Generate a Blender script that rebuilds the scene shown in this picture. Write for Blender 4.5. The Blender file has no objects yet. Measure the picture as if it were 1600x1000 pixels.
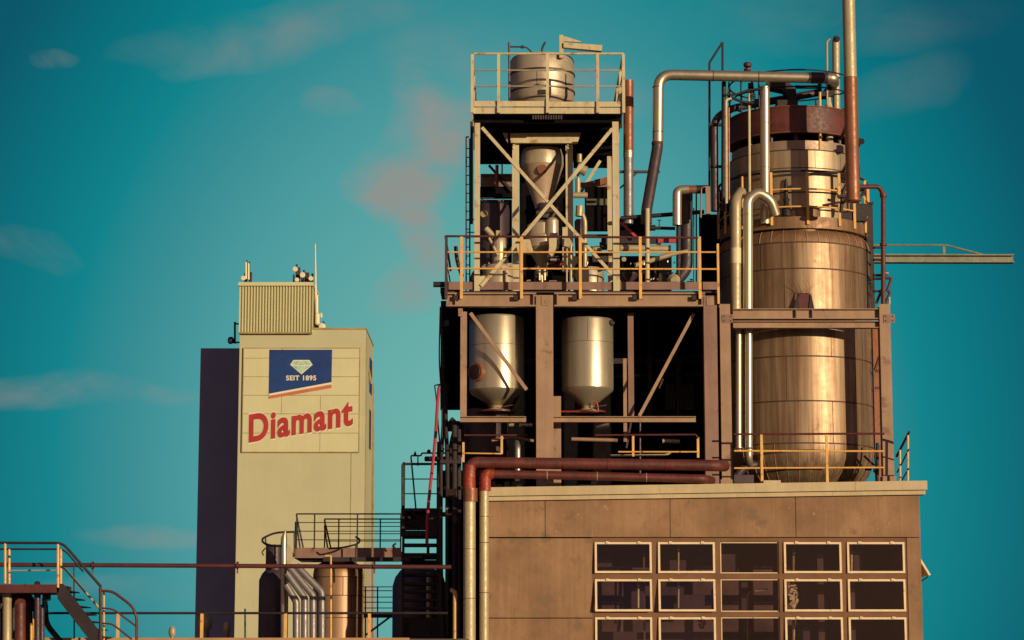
import bpy, math, random
from mathutils import Vector, Matrix
random.seed(7)
C = bpy.context.scene.collection
SC = bpy.context.scene

# ------------------------------------------------------------------ camera
F = 3600.0; TH = math.radians(8.8); CH = 6.0
cam = bpy.data.cameras.new('camera'); cam_o = bpy.data.objects.new('camera', cam); C.objects.link(cam_o)
cam.sensor_width = 36.0; cam.lens = F / 1600 * 36.0; cam.clip_start = 0.5; cam.clip_end = 6000
cam_o.location = (0, 0, CH); cam_o.rotation_euler = (math.pi / 2 + TH, 0, 0)
SC.camera = cam_o
cT, sT = math.cos(TH), math.sin(TH)
def P(px, py, Y):
    u = (px - 800) / F; v = (500 - py) / F
    t = Y / (cT - v * sT)
    return Vector((u * t, Y, CH + (sT + v * cT) * t))
def Z(py, Y): return P(800, py, Y).z
def X(px, py, Y): return P(px, py, Y).x
def S(n, py, Y): return P(800 + n, py, Y).x          # n pixels as metres

# ------------------------------------------------------------------ light and sky
SAZ, SEL = math.radians(38), math.radians(8)
sd = Vector((math.sin(SAZ) * math.cos(SEL), -math.cos(SAZ) * math.cos(SEL), math.sin(SEL)))
sun = bpy.data.lights.new('sun', 'SUN'); sun.energy = 3.8; sun.angle = math.radians(0.5); sun.color = (1.0, 0.79, 0.49)
sun_o = bpy.data.objects.new('sun', sun); C.objects.link(sun_o)
sun_o.rotation_euler = (-sd).to_track_quat('-Z', 'Y').to_euler(); sun_o.location = (30, -30, 40)
SC.view_settings.view_transform = 'Standard'; SC.view_settings.look = 'None'
SC.view_settings.exposure = 0.0; SC.view_settings.gamma = 1.0

def lin(r, g, b):
    f = lambda c: (c / 255 / 12.92) if c / 255 <= 0.04045 else ((c / 255 + 0.055) / 1.055) ** 2.4
    return (f(r), f(g), f(b), 1)

W = bpy.data.worlds.new('World'); SC.world = W; W.use_nodes = True
nt = W.node_tree; nt.nodes.clear(); N = nt.nodes.new; L = nt.links.new
def M_(op, a, b=None, c=None, clamp=False):
    n = N('ShaderNodeMath'); n.operation = op; n.use_clamp = clamp
    for i, s in enumerate((a, b, c)):
        if s is None: continue
        if isinstance(s, (int, float)): n.inputs[i].default_value = s
        else: L(s, n.inputs[i])
    return n.outputs[0]
def ramp(fac, stops, interp='EASE'):
    n = N('ShaderNodeValToRGB'); L(fac, n.inputs[0]); e = n.color_ramp; e.interpolation = interp
    while len(e.elements) < len(stops): e.elements.new(0.5)
    for el, (p, c) in zip(e.elements, stops): el.position = p; el.color = c
    return n.outputs[0]
def mix(fac, a, b, mode='MIX'):
    n = N('ShaderNodeMix'); n.data_type = 'RGBA'; n.blend_type = mode
    if isinstance(fac, (int, float)): n.inputs[0].default_value = fac
    else: L(fac, n.inputs[0])
    for i, s in ((6, a), (7, b)):
        if isinstance(s, tuple): n.inputs[i].default_value = s
        else: L(s, n.inputs[i])
    return n.outputs[2]
tc = N('ShaderNodeTexCoord'); sp = N('ShaderNodeSeparateXYZ'); L(tc.outputs['Generated'], sp.inputs[0])
dx, dy, dz = sp.outputs
az = M_('ARCTAN2', dx, dy); el = M_('ARCSINE', dz)
# angular distance from the bright part of the evening sky, low in the north-west
d = M_('SQRT', M_('ADD', M_('POWER', M_('DIVIDE', M_('ADD', az, 0.010), 0.24), 2), M_('POWER', M_('DIVIDE', M_('SUBTRACT', el, 0.09), 0.30), 2)))
teal = ramp(M_('DIVIDE', d, 2.0), [(0.0, lin(116, 184, 174)), (0.115, lin(102, 172, 167)), (0.26, lin(74, 154, 157)), (0.33, lin(52, 139, 146)), (0.39, lin(8, 129, 138)), (0.44, lin(0, 116, 127)), (0.53, lin(2, 87, 105)), (0.85, lin(8, 58, 82))], 'LINEAR')
# drifting smoke and thin cloud
cb = N('ShaderNodeCombineXYZ'); L(M_('MULTIPLY', az, 12), cb.inputs[0]); L(M_('MULTIPLY', el, 20), cb.inputs[1])
nz = N('ShaderNodeTexNoise'); L(cb.outputs[0], nz.inputs['Vector']); nz.inputs['Scale'].default_value = 1.5; nz.inputs['Detail'].default_value = 7; nz.inputs['Roughness'].default_value = 0.62; nz.inputs['Distortion'].default_value = 0.5
def blob(px, py, rx, ry, rot=0.0, soft=1.0):
    a0 = (px - 800) / F; e0 = math.atan((1057 - py) / F); c, s = math.cos(rot), math.sin(rot)
    A = M_('SUBTRACT', az_w, a0); E = M_('SUBTRACT', el_w, e0)
    u = M_('DIVIDE', M_('ADD', M_('MULTIPLY', A, c), M_('MULTIPLY', E, s)), rx / F)
    v = M_('DIVIDE', M_('SUBTRACT', M_('MULTIPLY', E, c), M_('MULTIPLY', A, s)), ry / F)
    r = M_('ADD', M_('MULTIPLY', u, u), M_('MULTIPLY', v, v))
    return M_('MULTIPLY', M_('SUBTRACT', 1.0, r, clamp=True), soft)
nw = N('ShaderNodeTexNoise'); L(cb.outputs[0], nw.inputs['Vector']); nw.inputs['Scale'].default_value = 0.9; nw.inputs['Detail'].default_value = 4
sw_ = N('ShaderNodeSeparateColor'); L(nw.outputs['Color'], sw_.inputs[0])
az_w = M_('ADD', az, M_('MULTIPLY', M_('SUBTRACT', sw_.outputs[0], 0.5), 0.055)); el_w = M_('ADD', el, M_('MULTIPLY', M_('SUBTRACT', sw_.outputs[1], 0.5), 0.030))
bl = None
for b in [(632, 285, 100, 66, 0, 2.0), (665, 185, 78, 135, 0.2, 1.5), (655, 350, 55, 75, 0, 1.6), (625, 440, 65, 50, -.6, .8), (735, 200, 45, 70, 0, .7), (75, 93, 45, 16, .1, .8), (420, 30, 280, 50, .15, .55),
          (330, 60, 130, 35, .3, .6), (490, 143, 60, 22, -.3, .6), (40, 385, 100, 30, -.1, .6), (60, 615, 170, 30, 0, .6), (240, 620, 80, 16, 0, .5), (930, 130, 110, 60, 0, .7),
          (700, 90, 130, 90, 0, .5), (1440, 130, 120, 50, .3, .22), (1330, 20, 300, 60, 0, .2), (240, 845, 110, 20, 0, .6), (200, 920, 160, 24, 0, .4)]:
    o = blob(*b); bl = o if bl is None else M_('MAXIMUM', bl, o)
cl = M_('MULTIPLY', bl, M_('MULTIPLY', M_('SUBTRACT', nz.outputs[0], 0.30), 2.3, clamp=True), clamp=True)
cl = M_('MULTIPLY', cl, 0.78)
sky_front = mix(cl, teal, lin(152, 143, 136))
# the half of the sky the sun is in: warm afterglow, dusky above
warm = ramp(M_('MULTIPLY', M_('ADD', el, 0.05), 1.0, clamp=True), [(0.0, lin(100, 72, 72)), (0.12, lin(176, 138, 112)), (0.45, lin(128, 108, 116)), (1.0, lin(70, 72, 96))], 'LINEAR')
back = M_('MULTIPLY', M_('ADD', M_('MULTIPLY', dy, -1.6), 0.6), 1.0, clamp=True)
sky = mix(back, sky_front, warm)
up = M_('MULTIPLY', M_('SUBTRACT', el, 0.45), 1.6, clamp=True)
sky = mix(up, sky, lin(52, 60, 84))
ny = N('ShaderNodeTexSky'); ny.sky_type = 'NISHITA'; ny.sun_disc = False; ny.sun_elevation = SEL; ny.sun_rotation = math.pi - SAZ
sky = mix(0.0015, sky, ny.outputs[0], 'ADD')
below = M_('MULTIPLY', M_('MULTIPLY', el, -1), 25, clamp=True)
sky = mix(below, sky, lin(44, 34, 32))
bg = N('ShaderNodeBackground'); L(sky, bg.inputs[0]); bg.inputs[1].default_value = 1.0
ow = N('ShaderNodeOutputWorld'); L(bg.outputs[0], ow.inputs[0])

# ------------------------------------------------------------------ materials
MAT = {}
def mat(name, base, rough=0.6, metal=0.0, var=0.25, scale=3.0, streak=0.0, rust=0.0, rustc=(0.20, 0.06, 0.02), bump=0.15, rvar=0.12, fine=0.0, spec=0.5, streak2=0.0, streakc=(0.16, 0.06, 0.025)):
    m = bpy.data.materials.new(name); m.use_nodes = True; t = m.node_tree; t.nodes.clear()
    n = t.nodes.new; l = t.links.new
    out = n('ShaderNodeOutputMaterial'); b = n('ShaderNodeBsdfPrincipled'); l(b.outputs[0], out.inputs[0])
    tx = n('ShaderNodeTexCoord')
    def noise(sc, det, vec):
        q = n('ShaderNodeTexNoise'); q.inputs['Scale'].default_value = sc; q.inputs['Detail'].default_value = det; q.inputs['Roughness'].default_value = 0.6; l(vec, q.inputs['Vector']); return q.outputs[0]
    def rng(v, a, bb, c, dd):
        q = n('ShaderNodeMapRange'); l(v, q.inputs[0])
        for i, s in enumerate((a, bb, c, dd)): q.inputs[i + 1].default_value = s
        return q.outputs[0]
    def mx(fac, a, bb, mode='MIX'):
        q = n('ShaderNodeMix'); q.data_type = 'RGBA'; q.blend_type = mode
        if isinstance(fac, (int, float)): q.inputs[0].default_value = fac
        else: l(fac, q.inputs[0])
        for i, s in ((6, a), (7, bb)):
            if isinstance(s, tuple): q.inputs[i].default_value = s
            else: l(s, q.inputs[i])
        return q.outputs[2]
    o = tx.outputs['Object']
    n1 = noise(scale, 6, o)
    dk = tuple(c * (1 - var) for c in base) + (1,); lt = tuple(min(1, c * (1 + var)) for c in base) + (1,)
    col = mx(rng(n1, 0.3, 0.7, 0, 1), dk, lt)
    if streak:
        mp = n('ShaderNodeMapping'); mp.inputs['Scale'].default_value = (5, 5, 0.18); l(o, mp.inputs[0])
        n2 = noise(1.6, 5, mp.outputs[0])
        col = mx(rng(n2, 0.35, 0.65, 0, streak), col, (base[0] * .45, base[1] * .36, base[2] * .3, 1))
    if streak2:
        mp2 = n('ShaderNodeMapping'); mp2.inputs['Scale'].default_value = (16, 16, 0.35); l(o, mp2.inputs[0])
        n5 = noise(1.3, 6, mp2.outputs[0]); n6 = noise(1.1, 4, o)
        ml = n('ShaderNodeMath'); ml.operation = 'MULTIPLY'; l(rng(n5, 0.42, 0.70, 0, streak2), ml.inputs[0]); l(rng(n6, 0.35, 0.6, .25, 1), ml.inputs[1])
        col = mx(ml.outputs[0], col, streakc + (1,))
    if rust:
        n3 = noise(scale * 1.7 + 1, 8, o)
        rf = rng(n3, 0.66 - 0.25 * rust, 0.74 - 0.2 * rust, 0, 0.85)
        col = mx(rf, col, rustc + (1,))
    l(col, b.inputs['Base Color'])
    n4 = noise(scale * 4 + 3, 5, o)
    l(rng(n4, 0.3, 0.7, max(0.05, rough - rvar), min(1, rough + rvar)), b.inputs['Roughness'])
    if rust and metal:
        sb = n('ShaderNodeMath'); sb.operation = 'MULTIPLY_ADD'; l(rf, sb.inputs[0]); sb.inputs[1].default_value = -metal; sb.inputs[2].default_value = metal
        l(sb.outputs[0], b.inputs['Metallic'])
    else: b.inputs['Metallic'].default_value = metal
    b.inputs['Specular IOR Level'].default_value = spec
    if bump:
        bp = n('ShaderNodeBump'); bp.inputs['Strength'].default_value = bump; bp.inputs['Distance'].default_value = 0.02; l(n4, bp.inputs['Height']); l(bp.outputs[0], b.inputs['Normal'])
    MAT[name] = m; return m

mat('cream_paint', (0.60, 0.51, 0.32), 0.55, var=.12, scale=2, rust=0.4, streak=.25, rustc=(.36, .15, .05))
mat('girder_brown', (0.27, 0.155, 0.125), 0.6, var=.18, scale=1.5, streak=.35, rust=.15)
mat('girder_tan', (0.36, 0.225, 0.15), 0.6, var=.18, scale=1.5, streak=.2, rust=.3, rustc=(.19, .09, .06))
mat('stainless', (0.56, 0.49, 0.37), 0.36, metal=.68, var=.05, scale=.8, streak=.15, bump=0, rvar=.02, streak2=.25, streakc=(.26, .18, .12))
mat('aged_tank', (0.385, 0.275, 0.18), 0.47, metal=.58, var=.08, scale=.6, streak=.85, bump=.06, rvar=.04, streak2=.85, rust=.12, rustc=(.20, .085, .035))  # colour streaks mix rust runs with painted bands of metal reflection
mat('gallery_metal', (0.30, 0.18, 0.105), 0.55, metal=.35, var=.15, scale=1.2, streak=.5, streak2=.8, rust=.2, rustc=(.20, .075, .03))
mat('upper_metal', (0.44, 0.35, 0.235), 0.45, metal=.5, var=.08, scale=.6, streak=.5, bump=.03, rvar=.03, streak2=.3)
mat('satin', (0.55, 0.46, 0.34), 0.42, metal=.4, var=.08, scale=1, streak=.15, streak2=.3, streakc=(.3, .18, .1))
mat('tank_ring', (0.36, 0.25, 0.19), 0.5, metal=.3, var=.15, scale=2, streak=.2)
mat('seam', (0.07, 0.032, 0.02), 0.7, var=.3)
mat('galvanised', (0.52, 0.45, 0.34), 0.42, metal=.8, var=.06, scale=2, bump=.02, rvar=.04)
mat('pale_pipe', (0.50, 0.42, 0.27), 0.5, metal=.3, var=.12, scale=2, streak=.2)
mat('blue_grey_pipe', (0.24, 0.215, 0.225), 0.45, metal=.4, var=.15, scale=2)
mat('copper_paint', (0.31, 0.125, 0.07), 0.47, metal=.3, var=.22, scale=2, streak=.4, rust=.2, rustc=(.14, .06, .04))
mat('red_rust', (0.105, 0.021, 0.019), 0.55, var=.45, scale=2.5, rust=.4, rustc=(.06, .025, .02), streak2=.3, streakc=(.2, .06, .04))
mat('hopper_tan', (0.46, 0.33, 0.25), 0.5, metal=.25, var=.06, scale=1, streak=.15)
mat('roof_edge', (0.42, 0.25, 0.13), 0.6, var=.2, scale=1)
mat('maroon', (0.090, 0.020, 0.022), 0.55, var=.3, scale=2)
mat('red_lead', (0.30, 0.038, 0.020), 0.5, var=.25, scale=4, rust=.3, rustc=(.40, .14, .05))
mat('yellow_paint', (0.76, 0.42, 0.125), 0.5, var=.15, scale=4, rust=.3, rustc=(.3, .1, .03))
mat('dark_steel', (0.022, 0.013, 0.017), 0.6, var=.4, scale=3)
mat('shade_black', (0.006, 0.004, 0.006), 0.85, var=.4, scale=1, spec=.1, bump=0)  # near-black colour standing in for deep shade in bays and undersides
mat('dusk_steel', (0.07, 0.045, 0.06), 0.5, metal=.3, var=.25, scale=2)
mat('copper_tank', (0.46, 0.28, 0.175), 0.5, metal=.45, var=.1, scale=.8, streak=.5, bump=0, rvar=.02, streak2=.5)
mat('concrete', (0.325, 0.195, 0.118), 0.9, var=.30, scale=.8, streak=.18, bump=.7, rust=.42, rustc=(.215, .135, .085), spec=.12, streak2=.28, streakc=(.14, .085, .055))
mat('concrete_frame', (0.20, 0.105, 0.06), 0.8, var=.15, scale=2, bump=.3, spec=.2)
mat('coping', (0.54, 0.43, 0.27), 0.6, var=.14, scale=1.2, streak=.15, streak2=.15, streakc=(.30, .20, .11))
mat('window_white', (0.80, 0.62, 0.42), 0.5, var=.10, scale=6, rust=.2, rustc=(.30, .16, .10))
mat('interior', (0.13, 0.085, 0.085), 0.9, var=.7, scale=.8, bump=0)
mat('tower_cream', (0.50, 0.48, 0.32), 0.85, var=.05, scale=.35, streak=.06, bump=.03, spec=.15)
mat('tower_panel', (0.60, 0.57, 0.36), 0.7, var=.05, scale=.5, streak=.06, bump=.03, spec=.2)
mat('joint', (0.34, 0.26, 0.12), 0.9, var=.3, scale=1)
mat('wing_shade_tone', (0.25, 0.25, 0.40), 0.8, var=.08, scale=.3, bump=0, spec=.1)  # purple-grey base colour carries the tone of the tower's cast shadow
mat('sign_blue', (0.012, 0.045, 0.19), 0.5, var=.25, scale=.6, spec=.3)
mat('sign_red', (0.40, 0.040, 0.040), 0.6, var=.12, scale=1, spec=.2)
mat('sign_salmon', (0.55, 0.16, 0.09), 0.6, var=.10, scale=1, spec=.2)
mat('sign_white', (0.75, 0.70, 0.55), 0.6, var=.05, spec=.2)
mat('sign_mint', (0.35, 0.58, 0.46), 0.6, var=.2, scale=3, spec=.2)
mat('antenna_white', (0.75, 0.66, 0.45), 0.5, var=.05)
mat('hose_red', (0.42, 0.035, 0.06), 0.5, var=.1)
mat('blue_paint', (0.03, 0.16, 0.36), 0.5, var=.1)
mat('asphalt', (0.055, 0.05, 0.048), 0.9, var=.25, scale=.5, bump=.2)
mat('roofing', (0.10, 0.08, 0.07), 0.9, var=.25, scale=.8, bump=.3)
mat('twig', (0.12, 0.05, 0.025), 0.8)
mat('teal_beam', (0.24, 0.24, 0.18), 0.6, var=.3, scale=2, streak=.4, rust=.3, rustc=(.18, .08, .05))
g = bpy.data.materials.new('window_glass'); g.use_nodes = True; t = g.node_tree; t.nodes.clear()
o_ = t.nodes.new('ShaderNodeOutputMaterial'); mxs = t.nodes.new('ShaderNodeMixShader'); tr = t.nodes.new('ShaderNodeBsdfTransparent'); gl = t.nodes.new('ShaderNodeBsdfGlossy'); fr = t.nodes.new('ShaderNodeFresnel')
tr.inputs[0].default_value = (.86, .80, .80, 1); gl.inputs[0].default_value = (.55, .5, .5, 1); gl.inputs[1].default_value = .04; fr.inputs[0].default_value = 1.9
mxs.inputs[0].default_value = .07; t.nodes.remove(fr); t.links.new(tr.outputs[0], mxs.inputs[1]); t.links.new(gl.outputs[0], mxs.inputs[2]); t.links.new(mxs.outputs[0], o_.inputs[0]); MAT['window_glass'] = g

# ------------------------------------------------------------------ geometry collector
def fillet(pts, rad, seg=5):
    pts = [Vector(p) for p in pts]; out = [pts[0]]
    for i in range(1, len(pts) - 1):
        a, b, c = pts[i - 1], pts[i], pts[i + 1]
        u = (a - b); v = (c - b); r = min(rad, u.length * .45, v.length * .45)
        p0 = b + u.normalized() * r; p1 = b + v.normalized() * r
        for k in range(seg + 1):
            s = k / seg; out.append(p0 * (1 - s) ** 2 + b * 2 * s * (1 - s) + p1 * s * s)
    out.append(pts[-1]); return out

class G:
    def __init__(s): s.v = []; s.f = []; s.pc = []; s.dep = 0
    def add(s, vs, fs):
        k = len(s.v); s.v += [Vector(q) for q in vs]; s.f += [tuple(i + k for i in q) for q in fs]; return s
    def hexa(s, q): return s.add(q, [(0, 3, 2, 1), (4, 5, 6, 7), (0, 1, 5, 4), (1, 2, 6, 5), (2, 3, 7, 6), (3, 0, 4, 7)])
    def box(s, x0, x1, y0, y1, z0, z1):
        x0, x1 = min(x0, x1), max(x0, x1); z0, z1 = min(z0, z1), max(z0, z1)
        return s.hexa([(x0, y0, z0), (x1, y0, z0), (x1, y1, z0), (x0, y1, z0), (x0, y0, z1), (x1, y0, z1), (x1, y1, z1), (x0, y1, z1)])
    def pb(s, x0, y0, x1, y1, Y, dep):                      # box whose front face shows at these picture coordinates
        ym = max(y0, y1); return s.box(X(x0, ym, Y), X(x1, ym, Y), Y, Y + dep, Z(y1, Y), Z(y0, Y))
    def bar(s, a, b, w, h, up=(0, 0, 1)):
        a = Vector(a); b = Vector(b); d_ = (b - a).normalized(); up = Vector(up)
        if abs(d_.dot(up)) > .98: up = Vector((0, 1, 0))
        sd_ = d_.cross(up).normalized(); u2 = sd_.cross(d_).normalized()
        q = []
        for p in (a, b):
            q += [p - sd_ * w / 2 - u2 * h / 2, p + sd_ * w / 2 - u2 * h / 2, p + sd_ * w / 2 + u2 * h / 2, p - sd_ * w / 2 + u2 * h / 2]
        return s.hexa(q)
    def ib(s, a, b, h, w, t=.016, up=(0, 0, 1)):            # I-section: web and two flanges, butted
        a = Vector(a); b = Vector(b); d_ = (b - a).normalized(); up = Vector(up)
        sd_ = d_.cross(up).normalized(); u2 = sd_.cross(d_).normalized()
        s.bar(a, b, t * .8, h - 2 * t, u2)
        for k in (-1, 1): s.bar(a + u2 * k * (h - t) / 2, b + u2 * k * (h - t) / 2, w, t, u2)
        return s
    def angle(s, a, b, w, face=(0, -1, 0), t=.012):         # L-section facing the given way
        a = Vector(a); b = Vector(b); f = Vector(face); d_ = (b - a).normalized(); u = d_.cross(f).normalized()
        s.bar(a, b, t, w, u)
        o = u * (w / 2 - t / 2) - f * (w / 2 + t / 2); s.bar(a + o, b + o, w, t, u); return s
    def tube(s, pts, r, n=12, caps=True, closed=False):
        pts = [Vector(p) for p in pts]; m = len(pts); rs = r if isinstance(r, (list, tuple)) else [r] * m
        k = len(s.v); prev = None
        for i, p in enumerate(pts):
            if closed: d_ = (pts[(i + 1) % m] - pts[i - 1])
            else: d_ = pts[min(i + 1, m - 1)] - pts[max(i - 1, 0)]
            if d_.length < 1e-9: d_ = Vector((0, 0, 1))
            d_.normalize()
            if prev is None: a = d_.cross(Vector((0, 0, 1)) if abs(d_.z) < .9 else Vector((0, 1, 0))).normalized()
            else: a = (prev - d_ * prev.dot(d_)).normalized()
            prev = a; b = d_.cross(a)
            for j in range(n):
                th = 2 * math.pi * j / n; s.v.append(p + (a * math.cos(th) + b * math.sin(th)) * rs[i])
        for i in range(m if closed else m - 1):
            for j in range(n):
                q0 = k + i * n; q1 = k + ((i + 1) % m) * n; s.f.append((q0 + j, q0 + (j + 1) % n, q1 + (j + 1) % n, q1 + j))
        if caps and not closed:
            s.f.append(tuple(k + j for j in reversed(range(n)))); s.f.append(tuple(k + (m - 1) * n + j for j in range(n)))
        return s
    def pipe(s, pp, rpx, n=14, fil=None, Y=None):           # pp: (px, py, Y); radius in picture pixels
        pts = [P(*q) for q in pp]; r = S(rpx, pp[0][1], pp[0][2])
        return s.tube(fillet(pts, fil if fil else r * 2.6, 7) if len(pts) > 2 else pts, r, n)
    def lathe(s, cx, cy, prof, n=64, a0=0, a1=360, cap=True):
        k = len(s.v); full = abs(a1 - a0) >= 359.9; m = n if full else n + 1
        for z, r in prof:
            for j in range(m):
                th = math.radians(a0 + (a1 - a0) * j / n); s.v.append(Vector((cx + r * math.cos(th), cy + r * math.sin(th), z)))
        for i in range(len(prof) - 1):
            for j in range(n):
                j2 = (j + 1) % m if full else j + 1
                s.f.append((k + i * m + j, k + i * m + j2, k + (i + 1) * m + j2, k + (i + 1) * m + j))
        if cap and full:
            if prof[0][1] > 1e-4: s.f.append(tuple(k + j for j in reversed(range(m))))
            if prof[-1][1] > 1e-4: s.f.append(tuple(k + (len(prof) - 1) * m + j for j in range(m)))
        return s
    def ring(s, cx, cy, R, z, r, a0=0, a1=360, n=64, seg=8):
        full = abs(a1 - a0) >= 359.9; c = n if full else n + 1
        return s.tube([(cx + R * math.cos(math.radians(a0 + (a1 - a0) * i / n)), cy + R * math.sin(math.radians(a0 + (a1 - a0) * i / n)), z) for i in range(c)], r, seg, closed=full)
    def prism(s, poly, off):
        k = len(poly); off = Vector(off); q = [Vector(p) for p in poly]
        return s.add(q + [p + off for p in q], [tuple(range(k)), tuple(reversed(range(k, 2 * k)))] + [(i, k + i, k + (i + 1) % k, (i + 1) % k) for i in range(k)])

def _piece(fn):
    def w(s, *a, **k):
        if s.dep == 0: s.pc.append((len(s.v), len(s.f)))
        s.dep += 1
        try: return fn(s, *a, **k)
        finally: s.dep -= 1
    return w
for _n in ('add', 'hexa', 'box', 'pb', 'bar', 'ib', 'angle', 'tube', 'pipe', 'lathe', 'ring', 'prism'): setattr(G, _n, _piece(getattr(G, _n)))
def clusters(g, tol=.03):
    """pieces that touch stay together, pieces apart become collectors of their own"""
    st_ = g.pc + [(len(g.v), len(g.f))]; P_ = [(st_[i], st_[i + 1]) for i in range(len(g.pc)) if st_[i + 1][0] > st_[i][0]]
    bb = []
    for (a, _), (b, _) in P_:
        q = g.v[a:b]; bb.append(([min(p[k] for p in q) - tol for k in range(3)], [max(p[k] for p in q) + tol for k in range(3)]))
    par = list(range(len(P_)))
    def fd(i):
        while par[i] != i: i = par[i]
        return i
    for i in range(len(P_)):
        for j in range(i):
            if all(bb[i][0][k] < bb[j][1][k] and bb[j][0][k] < bb[i][1][k] for k in range(3)): par[fd(i)] = fd(j)
    out = {}
    for i, ((va, fa), (vb, fb_)) in enumerate(P_):
        h = out.setdefault(fd(i), G()); k = len(h.v); h.v += g.v[va:vb]; h.f += [tuple(q - va + k for q in f) for f in g.f[fa:fb_]]
    return list(out.values())

WL = {}
def put(o, label, cat, group=None, kind=None):
    if label: o['label'] = label
    if cat: o['category'] = cat
    if group: o['group'] = group
    if kind: o['kind'] = kind
def T(name, label, cat, loc, group=None):
    o = bpy.data.objects.new(name, None); C.objects.link(o); o.location = loc; o.empty_display_size = .2
    WL[o.name] = Vector(loc); put(o, label, cat, group); return o
SPLIT = {'post_bracket', 'stiffener', 'indoor_cabinet', 'deck_beam', 'stringer', 'inner_rail', 'brace', 'rear_brace', 'base_plate', 'cross_beam', 'deck_joist', 'band', 'bracket', 'shade_backing', 'hopper_beam', 'back_panel', 'gusset', 'end_brace', 'dark_section', 'lattice', 'indoor_pipe', 'plate', 'toe_board', 'platform_beam', 'deck_ring', 'corner_strip', 'joint_band', 'ring_lip', 'rail', 'frame', 'name_plate', 'grating_scrap', 'girder', 'hoop', 'landing', 'ring_leg'}
def O(name, g, m, parent=None, label=None, cat=None, group=None, kind=None, flat=False, done=False):
    if not done and parent is not None and name in SPLIT:
        cs = clusters(g)
        if 1 < len(cs) <= 16:
            for h in cs: last = O(name, h, m, parent, label, cat, group, kind, flat, True)
            return last
    me = bpy.data.meshes.new(name)
    if parent is not None: base = WL[parent.name]
    else:
        xs = [p.x for p in g.v]; ys = [p.y for p in g.v]; zs = [p.z for p in g.v]
        base = Vector(((min(xs) + max(xs)) / 2, (min(ys) + max(ys)) / 2, min(zs)))
    me.from_pydata([p - base for p in g.v], [], g.f); me.materials.append(MAT[m])
    bmx = __import__('bmesh').new(); bmx.from_mesh(me); __import__('bmesh').ops.recalc_face_normals(bmx, faces=bmx.faces); bmx.to_mesh(me); bmx.free()
    if not flat:
        me.polygons.foreach_set('use_smooth', [True] * len(me.polygons)); me.set_sharp_from_angle(angle=math.radians(35))
    me.update()
    o = bpy.data.objects.new(name, me); C.objects.link(o)
    if parent is not None: o.parent = parent
    else: o.location = base
    WL[o.name] = base; put(o, label, cat, group, kind); return o

def railing(parent, pts, h, levels=(.33, .66), rp=.017, rr=.013, post='yellow_paint', rail='yellow_paint', top='maroon', drop=0.0, spacing=None, postpts=None, toprad=.019):
    """handrail with mid rails and posts along base points"""
    pts = [Vector(p) for p in pts]; up = Vector((0, 0, 1))
    gr = G()
    for lv in levels: gr.tube(fillet([p + up * h * lv for p in pts], .05, 2), rr, 8)
    r = O('railing', gr, rail, parent)
    O('handrail', G().tube(fillet([p + up * h for p in pts], .06, 4), toprad, 8), top, r)
    if postpts is None:
        postpts = []
        for a, b in zip(pts[:-1], pts[1:]):
            n = max(1, round((b - a).length / (spacing or 1.2)))
            postpts += [a.lerp(b, i / n) for i in range(n)]
        postpts.append(pts[-1])
    for p in postpts:
        p = Vector(p); O('post', G().bar(p - up * drop, p + up * (h - toprad * .5), rp * 2, rp * 2, (0, 1, 0)), post, r)
    return r

PART = {'pipe': 'pipe_section', 'valve': 'valve_body', 'vessel': 'vessel_body', 'drum': 'drum_body', 'bracket': 'bracket_arm', 'pump': 'pump_body', 'duct': 'duct_section', 'motor': 'motor_body'}
def clutter(name, lab, cat, m, g, extra=()):
    cs = clusters(g, .02) if cat not in ('fitting', 'pipework', 'weed') else [g]
    if (len(cs) == 1 or len(cs) > 12) and not extra: return O(name, g, m, label=lab, cat=cat)
    zs = min(p.z for p in g.v); c = sum((p for p in g.v), Vector()) / len(g.v)
    rt = T(name, lab, cat, (c.x, c.y, zs))
    for h in (cs if len(cs) <= 12 else [g]): O(PART.get(cat, cat.replace(' ', '_') + '_section'), h, m, rt)
    for nm, mm, gg in extra: O(nm, gg, mm, rt)
    return rt

# ================================================================== SETTING
O('ground', G().add([(-1500, -300, 0), (1500, -300, 0), (1500, 3500, 0), (-1500, 3500, 0)], [(0, 1, 2, 3)]), 'asphalt', kind='structure')

# ================================================================== SILO TOWER WITH LETTERING (far)
TY = 150.0; TD = 8.0
tl = T('silo_tower', 'tall cream windowless tower with red lettering and blue sign, corrugated box on its roof', 'tower', (X(470, 1000, TY), TY, 0))
tx0, tx1 = X(366, 1000, TY), X(571, 600, TY); ttop = Z(515, TY)
O('wall', G().box(tx0, tx1, TY, TY + TD, 0, ttop), 'tower_cream', tl)
g = G().box(tx0 - .04, tx1 + .04, TY - .05, TY + TD, ttop, ttop + .12); O('roof_edge', g, 'joint', tl)
wx0 = X(306, 1000, TY + TD)
O('wing', G().box(wx0, tx0 - .003, TY + TD - .6, TY + TD + 6, 0, Z(546, TY + TD)), 'wing_shade_tone', tl)
O('corner_strip', G().box(tx1 - .9, tx1 - .86, TY - .02, TY, 0, ttop - 1.4).box(tx1 + .001, tx1 + .05, TY + .1, TY + .35, 0, ttop - .5), 'joint', tl)
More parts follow.
